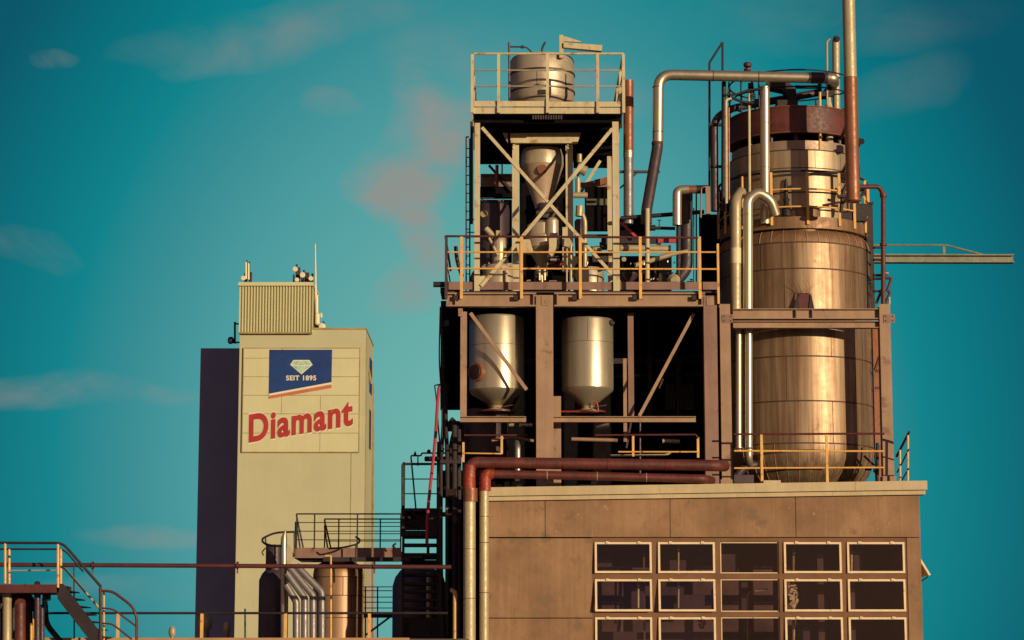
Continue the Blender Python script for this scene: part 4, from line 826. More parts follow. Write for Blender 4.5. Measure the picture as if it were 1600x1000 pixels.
O('davit_arm', G().pb(874, 54.5, 880.5, 90, NY + 1.2, .09).prism([P(880.7, 57, NY + 1.2), P(884, 57, NY + 1.2), P(911, 65.8, NY + 1.2), P(880.7, 64.5, NY + 1.2)], (0, .05, 0)).prism([P(880.7, 66, NY + 1.15), P(941, 70.5, NY + 1.15), P(940, 79.5, NY + 1.15), P(880.7, 74, NY + 1.15)], (0, .14, 0)), 'cream_paint', label='cream davit arm reaching right above the rooftop tank', cat='lifting arm')
O('vent_pipe', G().pipe([(796, 160, NY + 1.4), (795.5, 66, NY + 1.4)], 1.7, 8).pipe([(796, 73, NY + 1.4), (823, 73.5, NY + 1.4), (831, 82, NY + 1.5)], 1.3, 8, fil=.1).pipe([(814, 73.3, NY + 1.4), (818, 73.3, NY + 1.4)], 2.6, 10), 'dusk_steel', label='thin dark standpipe with a side branch left of the rooftop tank', cat='pipe')
O('breather_pipe', G().pipe([(847, 84, NY + 1.5), (847, 75, NY + 1.5), (852, 66, NY + 1.5)], 1.7, 8, fil=.06), 'dark_steel', label='short curved black pipe on the rooftop tank lid', cat='pipe')
# hopper
hc = NY + 1.78; hx = X(847, 260, hc); hR = S(33.5, 250, hc); yf = hc - hR; z = lambda py: Z(py, yf)
hp_ = T('hopper', 'stainless cone hopper with a rusty round port inside the tower', 'hopper', (hx, hc, z(320)))
O('shell', G().lathe(hx, hc, [(z(253), hR), (z(238), hR), (z(227), hR * .9), (z(225), .01)], 56), 'satin', hp_)
O('cone', G().lathe(hx, hc, [(z(253) - .001, hR - .002), (z(315), hR * .36), (z(320), hR * .33)], 56), 'hopper_tan', hp_)
q = Vector((hx, hc - hR * .86, z(263))); O('port', G().tube([q + Vector((0, .05, 0)), q + Vector((0, -.06, -.02)), q + Vector((0, -.062, -.02)), q + Vector((0, -.03, -.01))], [S(7.5, 263, hc), S(7.5, 263, hc), S(5.6, 263, hc), S(5.2, 263, hc)], 24), 'copper_paint', hp_)
# process clutter within the tower: each a thing

def vlathe(px, Y, prof, n=32, g=None):
    c = X(px, prof[0][0], Y); return (g or G()).lathe(c, Y, [(Z(py, Y), S(r, py, Y)) for py, r in prof], n)
clutter('rotary_valve', 'knobbly dark valve body under the cone hopper', 'valve', 'dusk_steel', vlathe(850, NY + 1.6, [(342, 12), (336, 14), (330, 9), (324, 11), (318, 9)]).pipe([(838, 333, NY + 1.4), (868, 327, NY + 1.4)], 4).pipe([(862, 340, NY + 1.4), (874, 322, NY + 1.4)], 3))
clutter('cyclone', 'bright conical cyclone vessel below the hopper valve', 'vessel', 'satin', vlathe(848, NY + 1.5, [(432, 7), (414, 9), (392, 22), (388, 26), (372, 27), (368, 24), (352, 24), (346, 12)]))
clutter('side_vessel', 'short bright cylinder at the right shoulder of the cyclone', 'vessel', 'satin', vlathe(863, NY + 1.2, [(382, 8), (370, 10), (364, 10), (345, 10), (341, 7)], 24))
clutter('chute', 'cream sheet-metal chute behind the second yellow post', 'chute', 'cream_paint', G().prism([P(815, 374, NY + .6), P(828, 374, NY + .6), P(834, 396, NY + .6), P(814, 394, NY + .6)], (0, .2, 0)).prism([P(858, 372, NY + .9), P(870, 371, NY + .9), P(874, 378, NY + .9), P(869, 388, NY + .9), P(862, 402, NY + .9), P(854, 408, NY + .9), P(858, 388, NY + .9)], (0, .2, 0)))
clutter('drive_motor', 'dark motor with bright cap beside the cyclone foot', 'motor', 'dusk_steel', G().pipe([(856, 408, NY + .9), (874, 405, NY + .9)], 6).pipe([(838, 448, NY + 1), (840, 416, NY + 1)], 4).pb(855, 440, 872, 448, NY + .9, .3), extra=[('cap', 'stainless', G().pipe([(860, 406, NY + .75), (870, 406, NY + .75)], 2.3))])
clutter('red_fitting', 'small dark red pipe fitting behind the third yellow post gap', 'pipe', 'red_lead', G().pipe([(855, 416, NY + 1.1), (872, 416, NY + 1.1), (880, 408, NY + 1.1)], 2.6))
clutter('valve_cluster', 'cluster of tiny shiny valves on the platform floor under the cyclone', 'valve', 'galvanised', G().pipe([(843, 438, NY + .8), (843, 422, NY + .8)], 1.8).pipe([(847, 441, NY + .8), (846, 430, NY + .8)], 2).pipe([(851, 438, NY + .8), (851, 420, NY + .8)], 2.2).pipe([(840, 427, NY + .8), (850, 433, NY + .8)], 1.4).pipe([(858, 439, NY + .8), (870, 439, NY + .8)], 1.1).pipe([(823, 439, NY + .8), (829, 438, NY + .8)], 1.6))
clutter('filter_vessel', 'tall vessel, shade put into its dark blue colour, at the left inside the tower', 'vessel', 'dusk_steel', vlathe(771, NY + 2.1, [(420, 25), (330, 25), (322, 24), (316, 16)], 40), extra=[('port_lid', 'pale_pipe', G().tube([P(757, 334, NY + 1.5), P(755.5, 334, NY + 1.38)], S(5.5, 334, NY), 16))])  # dark base colour stands in for the shade on this vessel
clutter('funnel', 'bright cylinder imitating the lit lower part of the tall left vessel', 'vessel', 'satin', vlathe(780, NY + 1.2, [(413, 11), (382, 11), (373, 10.5), (371, 9)], 28))  # separate bright cylinder stands in for the vessel's lit lower part
clutter('slide_pipe', 'slanting brown pipe across the tall dark vessel', 'pipe', 'pale_pipe', G().pipe([(759, 357, NY + 1.1), (772, 371, NY + 1.1)], 5).pipe([(764, 372, NY + 1), (778, 399, NY + 1)], 2.5).pb(775, 360, 781, 370, NY + 1, .1))
clutter('drum', 'brown-lit drum with a dark hoop on the left floor of the tower', 'drum', 'satin', vlathe(780, NY + 1.3, [(456, 26), (420, 26), (416, 24)], 40).ring(X(780, 440, NY + 1.3), NY + 1.3, S(26.2, 440, NY + 1.3), Z(440, NY + .9), .008))
clutter('ball_fitting', 'pair of tiny shiny balls on the vessel shelf', 'fitting', 'galvanised', G().pipe([(756, 414, NY + 1), (759, 414, NY + 1)], 1.6).pipe([(763, 412, NY + 1), (765, 411, NY + 1)], 2.2).pb(792, 411, 800, 416, NY + 1, .1).pb(752, 415, 800, 418, NY + 1.1, .2))
clutter('standpipe', 'bright vertical pipe beside the left drum', 'pipe', 'cream_paint', G().pipe([(791, 458, NY + .9), (791, 421, NY + .9)], 2).pipe([(786, 458, NY + 1), (786, 421, NY + 1)], 1.6))
clutter('black_hose_reel', 'black rounded box behind the left tower post', 'reel', 'dark_steel', G().pipe([(741, 458, NY + 1.4), (741, 430, NY + 1.4), (750, 422, NY + 1.4)], 6, fil=.2).pipe([(712, 385, NY + .8), (714, 408, NY + .8), (722, 432, NY + .8)], 3.0, fil=.6))
clutter('drum', 'brightest cream drum on the right floor of the tower', 'drum', 'satin', vlathe(920, NY + 1.3, [(458, 24), (424, 24), (420, 22)], 40).ring(X(920, 440, NY + 1.3), NY + 1.3, S(24.2, 440, NY + 1.3), Z(440, NY + .9), .008))
clutter('upper_pipe', 'short cream pipe hanging right of the cone hopper', 'pipe', 'pale_pipe', G().pipe([(905.5, 254, NY + 1.6), (905.5, 241, NY + 1.6)], 4))
clutter('damper', 'fat brown tilted cylinder right of the hopper', 'damper', 'pale_pipe', G().pipe([(902, 262, NY + 1.4), (916, 268, NY + 1.4)], 8).pipe([(903, 272, NY + 1.5), (904, 283, NY + 1.5)], 2))
clutter('elbow_pipe', 'cream vertical pipe ending on a horizontal drum right of the hopper', 'pipe', 'pale_pipe', G().pipe([(903, 302, NY + 1.5), (903, 279, NY + 1.5)], 4))
clutter('horizontal_drum', 'short tan horizontal cylinder right of the hopper tip', 'drum', 'pale_pipe', G().pipe([(896, 305, NY + 1.4), (918, 305, NY + 1.4)], 4.6))
clutter('elbow_duct', 'pale elbow duct dropping behind the right inner post', 'duct', 'pale_pipe', G().pipe([(903, 329, NY + 1.6), (908, 330, NY + 1.6), (914, 345, NY + 1.6), (914, 425, NY + 1.6), (925, 426, NY + 1.6)], 3.6, fil=.08).pipe([(906, 322, NY + 1.5), (905, 338, NY + 1.5)], 6))
clutter('pump', 'dark blue barrel pump beside the pale elbow duct', 'pump', 'dusk_steel', vlathe(905, NY + 1.2, [(400, 6), (372, 7), (346, 7), (343, 5)], 20))
clutter('lit_pipes', 'pale thin twin pipes behind the third yellow post', 'pipe', 'pale_pipe', G().pipe([(892, 458, NY + .6), (892, 383, NY + .6)], 2).pipe([(885.5, 458, NY + .6), (885.5, 421, NY + .6)], 1.5).prism([P(882, 372, NY + .7), P(890, 372, NY + .7), P(896, 382, NY + .7), P(893, 388, NY + .7), P(881, 384, NY + .7)], (0, .03, 0)))
clutter('copper_pipe', 'orange rusty pipe above the left brown beam', 'pipe', 'copper_paint', G().pipe([(776.5, 292, NB - .8), (776.5, 258, NB - .8)], 2.6).pipe([(784.5, 275, NB - .8), (784.5, 257, NB - .8)], 1.2))
clutter('dark_box', 'spiky black junction box right of the teal gap', 'box', 'dark_steel', G().pb(940, 372, 949, 388, NY + 1.7, .2).pb(937, 378, 940, 384, NY + 1.7, .1).pb(900, 366, 950, 370, NY + 1.5, .1))
clutter('horizontal_pipe', 'tan jointed pipe between the right drum and tower post', 'pipe', 'pale_pipe', G().pipe([(914, 389, NY + 1.8), (929, 389, NY + 1.8)], 4).pipe([(929, 389, NY + 1.8), (940, 389, NY + 1.8)], 4.7))
clutter('valve_row', 'dark band of valves above the bright right drum', 'valve', 'dark_steel', G().pb(895, 400, 950, 419, NY + 2, .3).pb(926, 395, 951, 410, NY + 1.9, .2))
clutter('small_lit_valves', 'tiny shiny fittings above the bright right drum', 'fitting', 'galvanised', G().pipe([(917, 414, NY + 1.3), (918, 409, NY + 1.3)], 1.5).pipe([(904, 403, NY + 1.3), (906, 398, NY + 1.3)], 1.6).pipe([(934, 454, NY + .4), (934, 430, NY + .6)], 1).pipe([(942, 454, NY + .6), (942, 434, NY + .6)], 1).pb(951, 446, 960, 455, NY + .5, .05))

# ================================================================== CHIMNEYS AND PIPES BETWEEN THE TOWERS
st1 = T('stack_pipe', 'copper-brown stack with a dark lower half right behind the narrow tower', 'chimney', P(981, 345, 48))
O('upper_pipe', G().pipe([(982, 236, 48), (982, 126, 48)], 8.0, 20), 'copper_paint', st1)
O('lower_pipe', G().pipe([(982, 350, 48), (982, 247, 48)], 7.8, 20), 'blue_grey_pipe', st1)
O('collar', G().pipe([(982, 247, 48), (982, 236, 48)], 8.2, 20), 'galvanised', st1)
O('bracket', G().pb(968, 266, 1031, 269.5, 48, .08).pipe([(969, 294, 48.05), (996, 269, 48.05)], 1.4, 8), 'dusk_steel', st1)
lp = T('process_pipe', 'long pale insulated pipe running level from a left elbow to the round tank', 'pipe', P(1011, 440, 46.9))
LYp = 46.6
O('pipe', G().pipe([(1267, 121.5, LYp), (1029, 116.5, LYp), (1028, 222, LYp)], 8.4, 20, fil=.3), 'galvanised', lp)
O('dark_section', G().pipe([(1027.5, 222, LYp), (1027, 232, LYp), (1010, 330, LYp + .2), (1010, 350, LYp + .2)], 8.6, 18, fil=.2).pipe([(1267, 121.5, LYp), (1293, 122, LYp)], 9, 20), 'dusk_steel', lp)
O('end_elbow', G().pipe([(1293, 122, LYp), (1302, 123, LYp), (1303, 130, LYp + .6)], 8.4, 20, fil=.15), 'galvanised', lp)
O('joint_band', G().pipe([(1113.4, 118.3, LYp), (1114.6, 118.3, LYp)], 8.7, 20).pipe([(1184.4, 119.7, LYp), (1185.6, 119.7, LYp)], 8.7, 20).pipe([(1028, 136, LYp), (1028, 137, LYp)], 8.7, 20).pipe([(1028, 206, LYp), (1028, 207, LYp)], 8.7, 20).pipe([(1027, 222, LYp), (1027, 226, LYp)], 9, 20), 'seam', lp)
O('lower_pipe', G().pipe([(1011.5, 445, LYp), (1011.5, 326, LYp)], 3.6, 12), 'cream_paint', lp)
# tall gate frame behind
O('pointed_pipe', G().pipe([(1108.5, 330, 48.4), (1108.5, 98, 48.4), (1129, 66, 48.4), (1129, 120, 48.4)], 1.8, 10, fil=.03), 'dark_steel', label='thin black pointed pipe frame rising above the long pale pipe', cat='pipe')
rt = T('mushroom_vent', 'dark red mushroom vent above the long pale pipe', 'vent', P(1168, 120, 47.5))
O('cap', vlathe(1168, 47.5, [(106, 2.5), (104, 6), (100, 6.6), (98, 5), (97.5, .1)], 20), 'maroon', rt); O('stem', vlathe(1168, 47.5, [(125, 4), (112, 4), (110, 5.5), (107.5, 5.5), (106.3, 2.5)], 16), 'red_rust', rt)
# stainless and dark loop at 1060-1110
clutter('loop_pipe', 'shiny bent pipe looping over a fat dark one left of the round tank', 'pipe', 'stainless', G().pipe([(1058, 352, 47), (1058, 297, 47), (1076, 296, 47)], 7.2, 18, fil=.35))
clutter('rusty_pipe', 'short orange pipe section continuing the shiny loop', 'pipe', 'copper_paint', G().pipe([(1076, 296, 47), (1088, 296, 47)], 6.6, 16))
clutter('dark_pipe', 'black pipe end between the orange section and the round tank', 'pipe', 'dark_steel', G().pipe([(1088, 296, 47), (1106, 296, 47)], 6.8, 16).pipe([(1060, 352, 47.1), (1060, 445, 47.1)], 3.5))
clutter('fat_dark_pipe', 'fat dark purple vertical pipe ending in a curved foot', 'pipe', 'dusk_steel', G().pipe([(1073, 298, 47.5), (1073, 420, 47.5), (1058, 438, 47.5), (1040, 438, 47.5)], 9.3, 18, fil=.5))
clutter('brown_box', 'narrow brown channel left of the round tank', 'channel', 'girder_tan', G().pb(1103, 291, 1110, 334, 46.8, .08).pipe([(1095, 340, 46.9), (1096, 294, 46.9), (1103, 292, 46.9)], 1.4, fil=.03))
clutter('thin_uprights', 'pair of thin dark uprights left of the round tank', 'pipe', 'dark_steel', G().pipe([(1088, 445, 47.6), (1088, 300, 47.6)], 1.2).pipe([(1094, 445, 47.6), (1094, 335, 47.6)], 1.4).pipe([(1084, 445, 48), (1084, 325, 48)], .9))
clutter('upper_dark_pipe', 'long thin black pipe crossing the gap below the shiny loop', 'pipe', 'dark_steel', G().pipe([(970, 341, 47.9), (1100, 331, 47.9)], 3.3))
clutter('lower_dark_pipe', 'black pipe with a wide sleeve and small tap in the gap', 'pipe', 'dark_steel', G().pipe([(1012, 356, 47.9), (1055, 357, 47.9)], 2.6).pipe([(1008, 356, 47.9), (1024, 356, 47.9)], 4.6).pipe([(1030, 355, 47.9), (1030, 345, 47.9)], .8).pipe([(1027, 344, 47.9), (1033, 344, 47.9)], .8))
clutter('dark_duct', 'dark box duct behind the red sloping bar', 'duct', 'shade_black', G().pb(969, 340, 1009, 385, 48.6, .4).pb(969, 400, 1050, 452, 48.9, .3).pb(1095, 335, 1128, 452, 48.6, .3))  # right-hand black box stands in for the round tank's shaded side
clutter('red_bar', 'red sloping bar beside the narrow tower', 'bar', 'hose_red', G().bar(P(970, 347, 47.3), P(995, 371, 47.3), .04, .05))
clutter('red_bar', 'level red bar above the pale lying pipe', 'bar', 'hose_red', G().pb(1028, 372.5, 1060, 379, 47.4, .06))
clutter('dark_cap_beam', 'black beam carrying the level red bar', 'beam', 'dark_steel', G().pb(969, 372, 1028, 380, 47.45, .08).pb(1026, 380, 1033, 388, 47.45, .05))
clutter('lying_pipe', 'long pale lying pipe with a black end cap', 'pipe', 'pale_pipe', G().pipe([(969, 388, 47.2), (1044, 389, 47.2)], 5.8, 16), extra=[('end_cap', 'dark_steel', G().pipe([(1044.5, 389, 47.2), (1048, 389, 47.2)], 6, 16))])
clutter('sloping_pipe', 'pale pipe sloping up to the right behind the railing', 'pipe', 'pale_pipe', G().pipe([(992, 415, 47), (1047, 398, 47)], 4, 12).pipe([(1047, 398, 47), (1075, 392, 47)], 3, 12))
clutter('brass_fitting', 'small round brass cap right of the tower post', 'cap', 'pale_pipe', G().tube([P(975, 405, 46.9), P(975, 405, 46.7)], S(3.6, 405, 46.8), 14))
clutter('valve_disc', 'large round grey valve disc on the platform floor', 'valve', 'pale_pipe', G().tube([P(1053, 438, 46.9), P(1053, 438, 46.8), P(1053, 438, 46.72)], [S(10, 438, 46.8), S(10, 438, 46.8), S(5, 438, 46.8)], 22))
clutter('hydrant', 'small cream hydrant-like valve left of the big disc', 'valve', 'cream_paint', vlathe(1032, 46.9, [(450, 3.5), (444, 3.5), (440, 2), (436, 3), (430, 2.2), (427, 1)], 12))
g = G()
for _ in range(26):
    a = 972 + random.random() * 110; b = 425 + random.random() * 22; l_ = 2 + random.random() * 7
    g.pipe([(a, b, 47.1 + random.random() * .6), (a + (l_ if random.random() < .5 else 0), b - (0 if random.random() < .5 else l_), 47.2 + random.random() * .4)], .8 + random.random() * 1.6, 7)
clutter('small_pipework', 'tangle of small dark valves and pipes on the platform floor', 'pipework', 'dusk_steel', g)
g = G()
for a, b in ((1016, 438), (1020, 437), (1051, 448), (1043, 410), (1052, 412), (1006, 414), (985, 413), (1060, 447), (1013, 449)): g.pipe([(a, b, 46.95), (a + random.random() * 3, b - 3, 46.95)], 1.1, 8)
clutter('small_fittings', 'scatter of tiny shiny fittings on the platform floor', 'fitting', 'galvanised', g)
clutter('pump_housing', 'pair of pale rounded pump housings low beside the tower post', 'pump', 'pale_pipe', G().pipe([(975, 442, 46.9), (975, 452, 46.9)], 5).pipe([(994, 442, 46.9), (994, 452, 46.9)], 6))
clutter('dark_cone', 'dark funnel between the two pale pump housings', 'funnel', 'dusk_steel', vlathe(985, 47.2, [(450, 2), (440, 5), (432, 12), (426, 13)], 20))

# ================================================================== ROUND TANKS ON THE RIGHT
KY = 48.3; kx = X(1244, 600, KY); KR = S(118, 600, KY); kf = KY - KR
z = lambda py: Z(py, kf)
tk = T('storage_tank', 'big golden-brown round tank with a ribbed dome and ribbed base', 'tank', (kx, KY, roofz))
O('shell', G().lathe(kx, KY, [(z(692), KR), (z(378), KR)], 96, cap=False), 'aged_tank', tk)
dome = [(378, 1.0), (372, .995), (365, .975), (360, .945), (356, .90), (352, .80), (348, .6), (346, .001)]
O('dome', G().lathe(kx, KY, [(z(a) + .001, KR * b) for a, b in dome], 96), 'gallery_metal', tk)
bot = [(770, .55), (752, .80), (735, .92), (715, .985), (700, 1.0), (692.3, 1.0)]
O('base_head', G().lathe(kx, KY, [(z(a), KR * b) for a, b in bot], 96), 'aged_tank', tk)
g = G(); gb = G()
for i in range(40):
    a = math.radians(i * 9 + 3); g.tube([(kx + (KR * r + .004) * math.cos(a), KY + (KR * r + .004) * math.sin(a), z(p_) + .004) for p_, r in dome[:-2]], .009, 5)
    gb.tube([(kx + (KR * r + .003) * math.cos(a), KY + (KR * r + .003) * math.sin(a), z(p_)) for p_, r in bot], .006, 5)
O('dome_seam', g, 'girder_tan', tk); O('base_seam', gb, 'girder_tan', tk)
g = G()
for py in (378, 419, 556, 626, 692): g.lathe(kx, KY, [(z(py + 1.1), KR + .001), (z(py + .9), KR + .008), (z(py - .9), KR + .008), (z(py - 1.1), KR + .001)], 96, cap=False)
for px, ya, yb in ((1296, 379, 419), (1225, 420, 492), (1298, 512, 556), (1228, 556, 626), (1301, 626, 692), (1190, 379, 419), (1340, 556, 626)):
    xx = (X(px, (ya + yb) / 2, kf + .15) - kx) / KR; aa = -math.acos(max(-1, min(1, xx))); q = (kx + (KR + .002) * math.cos(aa), KY + (KR + .002) * math.sin(aa))
    g.tube([(q[0], q[1], z(ya)), (q[0], q[1], z(yb))], .006, 5)
O('seam', g, 'seam', tk)
g = G().hexa([P(1241, 487, kf - .12), P(1272, 487, kf - .12), P(1272, 487, kf + .05), P(1241, 487, kf + .05), P(1250, 458, kf - .03), P(1265, 458, kf - .03), P(1265, 458, kf + .05), P(1250, 458, kf + .05)])
O('saddle_bracket', g, 'maroon', tk)
for k in (-1, 1):
    xc = 1256.5 + k * 17; O('saddle_fin', G().prism([P(xc, 488, kf - .14), P(xc - k * 11, 488, kf - .14), P(xc - k * 6.5, 456, kf - .06)], (0, .02, 0)), 'dark_steel', tk)
g = G()
for _ in range(9):
    a = P(1246 + random.random() * 20, 459, kf - .06); b = a + Vector((random.uniform(-.35, .25), random.uniform(-.05, .02), random.uniform(.05, .34))); m_ = a.lerp(b, .5) + Vector((random.uniform(-.05, .05), 0, 0)); g.tube([a, m_, b], [.004, .003, .0015], 5)
clutter('dry_weed', 'dry twiggy weed growing from the bracket on the big tank', 'weed', 'twig', g)
# platform ring on the big tank
pr = T('tank_gallery', 'round gallery with yellow posts circling between the two tank sections', 'gallery', (kx, KY, z(357)))
GR = KR * .985; gf = KY - GR; zg = lambda py: Z(py, gf)
O('deck_ring', G().lathe(kx, KY, [(zg(356), GR * .93), (zg(356), GR), (zg(338), GR), (zg(338), GR * .90)], 96, cap=False), 'gallery_metal', pr)
O('deck', G().lathe(kx, KY, [(zg(352), .02), (zg(352), GR * .92), (zg(349), GR * .92), (zg(349), .02)], 64, cap=False), 'dark_steel', pr)
r_ = O('railing', G().ring(kx, KY, GR, zg(295), .018).ring(kx, KY, GR, zg(322.5), .018), 'yellow_paint', pr)
O('handrail', G().ring(kx, KY, GR, zg(267), .026), 'dark_steel', r_)
for a in (-138, -113, -86, -60, -44, -25, -5, 20, 60, 100, 140, 180, -160):
    aa = math.radians(a); q = Vector((kx + (GR + .025) * math.cos(aa), KY + (GR + .025) * math.sin(aa), 0))
    O('post', G().box(q.x - .026, q.x + .026, q.y - .026, q.y + .026, zg(351), zg(268)), 'yellow_paint', r_)
# upper tank
UR = S(101, 280, KY); ux = X(1240, 280, KY); uf = KY - UR; zu = lambda py: Z(py, uf)
ut = T('upper_tank', 'pale upper tank section crowned by a red ring below the long pipe', 'tank', (ux, KY, zu(330)))
O('shell', G().lathe(ux, KY, [(zu(345), UR), (zu(234), UR), (zu(232), UR * .97)], 96), 'upper_metal', ut)
O('neck_band', G().lathe(ux, KY, [(zu(232), UR * .95), (zu(218), UR * .95), (zu(217), UR * .5)], 96), 'tank_ring', ut)
g = G()
for py in (234, 262, 300): g.lathe(ux, KY, [(zu(py + .8), UR + .001), (zu(py + .6), UR + .007), (zu(py - .6), UR + .007), (zu(py - .8), UR + .001)], 96, cap=False)
for a in (-118, -78, -52): aa = math.radians(a); g.tube([(ux + UR * math.cos(aa), KY + UR * math.sin(aa), zu(262)), (ux + UR * math.cos(aa), KY + UR * math.sin(aa), zu(234))], .006, 5)
O('seam', g, 'seam', ut)
g = G()
for i in range(14):
    aa = math.radians(i * 360 / 14 + 9); q = Vector((ux + UR * .86 * math.cos(aa), KY + UR * .86 * math.sin(aa), 0)); g.tube([q + Vector((0, 0, zu(220))), q + Vector((0, 0, zu(203)))], .045, 8)
O('ring_leg', g, 'dusk_steel', ut)
O('red_ring', G().lathe(ux, KY, [(zu(206), UR * .90), (zu(206), UR * .99), (zu(165), UR * .99), (zu(165), UR * .96)], 40, cap=False), 'red_rust', ut)
O('ring_lip', G().ring(ux, KY, UR * .995, zu(165), .014).ring(ux, KY, UR * .995, zu(205.5), .014), 'copper_paint', ut)
O('head', G().lathe(ux, KY, [(zu(204), UR * .89), (zu(168), UR * .89), (zu(163), UR * .5), (zu(158), .05)], 48), 'shade_black', ut)
O('manway', vlathe(1256, 47.2, [(372, 30), (346, 30), (345.5, 31.5), (343, 31.5), (342.5, 30), (331, 30), (326, 26), (323, 14)], 40), 'gallery_metal', label='low brown domed drum standing on the gallery deck', cat='drum')
ur = T('crown_railing', 'thin dark hoop railing around the crown of the upper tank', 'railing', (ux, KY, zu(165)))
O('hoop', G().ring(ux, KY, UR * .97, zu(108), .018).ring(ux, KY, UR * .97, zu(134), .016), 'dark_steel', ur)
for a in (-150, -128, -20, 5, 60, 120, 170): aa = math.radians(a); q = Vector((ux + UR * .97 * math.cos(aa), KY + UR * .97 * math.sin(aa), 0)); O('post', G().tube([q + Vector((0, 0, zu(166))), q + Vector((0, 0, zu(108)))], .02, 8), 'dark_steel', ur)
O('post', G().pipe([(1281.5, 238, uf - .02 + .15), (1281, 144, uf + .13)], 2.2, 8), 'yellow_paint', ur)
clutter('rusty_cone', 'rusty orange cone vent on the crown of the upper tank', 'vent', 'red_lead', vlathe(1237, KY - .6, [(160, 8), (158, 6), (146, 5), (138, 1)], 16))
clutter('crown_pipe', 'dark pipe rising diagonally over the upper tank crown', 'pipe', 'dusk_steel', G().pipe([(1117, 330, KY - .5), (1116, 187, KY - .5), (1140, 170, KY - .5), (1282, 144, KY - .2)], 6.0, 14, fil=.35))
clutter('crown_platform', 'black bracket frame under the long pale pipe', 'bracket', 'dark_steel', G().prism([P(1198, 128, 47.4), P(1232, 128, 47.4), P(1244, 140, 47.4), (P(1244, 158, 47.4)), P(1232, 152, 47.4), P(1225, 142, 47.4), P(1198, 136, 47.4)], (0, .3, 0)).pb(1215, 156, 1247, 166, 47.0, .5).pb(1243, 133, 1284, 137, 47.9, .1).pb(1279, 122, 1284, 146, 47.2, .1).prism([P(1280, 150, 47.2), P(1300, 125, 47.2), P(1312, 130, 47.2), P(1300, 150, 47.2)], (0, .3, 0)))
clutter('left_brackets', 'black valve pipework at the left of the upper tank crown', 'pipework', 'dark_steel', G().pipe([(1130, 330, 46.9), (1131, 128, 46.9)], 3.6).pipe([(1137, 160, 46.9), (1139, 128, 46.9)], 1.2).pipe([(1131, 148, 46.8), (1150, 148, 46.8), (1168, 141, 46.8), (1200, 137, 46.8)], 1.8).pipe([(1142, 152, 46.9), (1162, 160, 46.9), (1178, 161, 46.9)], 2.2).pipe([(1171, 170, 47), (1172, 130, 47)], 3.2).pipe([(1175, 128, 47), (1178, 150, 47)], 1.8).pb(1176, 146, 1181, 151, 46.9, .1).pb(1110, 258, 1140, 261, 47, .1).pb(1108, 192, 1134, 196, 47.1, .1))
clutter('bell_vent', 'cream bell-shaped vent beside the chimney on the red ring', 'vent', 'cream_paint', vlathe(1295, KY - 1.0, [(170, 7), (166, 5.5), (158, 3.6), (152, 3.4)], 18))
clutter('bell_pipe', 'short cream pipe below the red ring near the chimney', 'pipe', 'cream_paint', vlathe(1296, KY - 1.0, [(224, 6), (205, 6)], 18))
clutter('sample_pipe', 'thin cream vertical pipe passing in front of the upper tank', 'pipe', 'cream_paint', G().pipe([(1171.5, 350, 46.98), (1170.5, 139, 46.98)], 2.1, 8))
clutter('crook_pipe', 'cream crook-topped thin pipe at the left of the upper tank', 'pipe', 'cream_paint', G().pipe([(1135, 318, 46.5), (1134.5, 156, 46.5), (1142, 154, 46.6)], 2.1, 8, fil=.06))
clutter('orange_pipe', 'thin orange pipe close behind the crook-topped cream one', 'pipe', 'copper_paint', G().pipe([(1139, 318, 46.6), (1138.5, 168, 46.6)], 1.6, 8))
clutter('riser_pipe', 'wide pale vertical pipe in front of the upper tank', 'pipe', 'galvanised', G().pipe([(1196, 350, 46.87), (1195, 135, 46.87)], 7.6, 18).ring(X(1196, 193, 46.87), 46.87, S(7.7, 193, 46.87), Z(193, 46.87), .005, n=20).ring(X(1196, 262, 46.87), 46.87, S(7.7, 193, 46.87), Z(262, 46.87), .005, n=20))
clutter('relief_valve', 'black stacked relief valve on the gallery in front of the tank', 'valve', 'dark_steel', vlathe(1229, 46.9, [(338, 8), (322, 6), (318, 3.5), (312, 5.5), (308, 3), (303, 3), (300, 3.6), (292, 2.2), (290, 3), (280, 2), (279, .5)], 14).pipe([(1231, 293, 46.9), (1237, 291, 46.9)], 2.2))
chm = T('chimney', 'tall slender chimney, pale above and copper-brown below, leaving the frame top', 'chimney', P(1331, 285, 45.75))
CY = 45.75; cxx = X(1332.5, 285, CY); cr = S(10.8, 200, CY)
O('upper_pipe', G().lathe(cxx, CY, [(Z(121, CY), cr * .93), (Z(-170, CY), cr * .93)], 28), 'pale_pipe', chm)
O('lower_pipe', G().lathe(cxx, CY, [(Z(316, CY), cr * .9), (Z(314, CY), cr * 1.15), (Z(311, CY), cr * 1.15), (Z(310.8, CY), cr), (Z(121.2, CY), cr)], 28), 'copper_paint', chm)
O('bracket', G().bar((cxx, CY + .1, Z(240, CY)), (cxx, KY - 1.0, Z(246, CY)), .05, .06).bar((cxx, CY + .1, Z(180, CY)), (cxx, KY - 1.0, Z(190, CY)), .05, .06), 'dark_steel', chm)
clutter('hooked_vent', 'very thin hooked vent pipe left of the chimney', 'pipe', 'galvanised', G().pipe([(1292.5, 165, 47.2), (1292, 65, 47.2), (1297, 61, 47.2)], 2.0, 10, fil=.04))
clutter('capped_vent', 'medium grey vent pipe with a dark cap close to the chimney', 'pipe', 'pale_pipe', G().pipe([(1307, 190, 47.6), (1306, 63, 47.6)], 6, 16), extra=[('cap', 'dusk_steel', G().pipe([(1306, 63, 47.55), (1308, 58, 47.5)], 5.2, 14))])
clutter('round_valve', 'dark round valve peeping out right of the chimney', 'valve', 'dark_steel', G().tube([P(1346, 221, 46.8), P(1346, 221, 46.6)], S(5, 221, 46.8), 14).pb(1334, 215, 1344, 228, 46.85, .2).pb(1338, 258, 1344, 275, 46.85, .2))
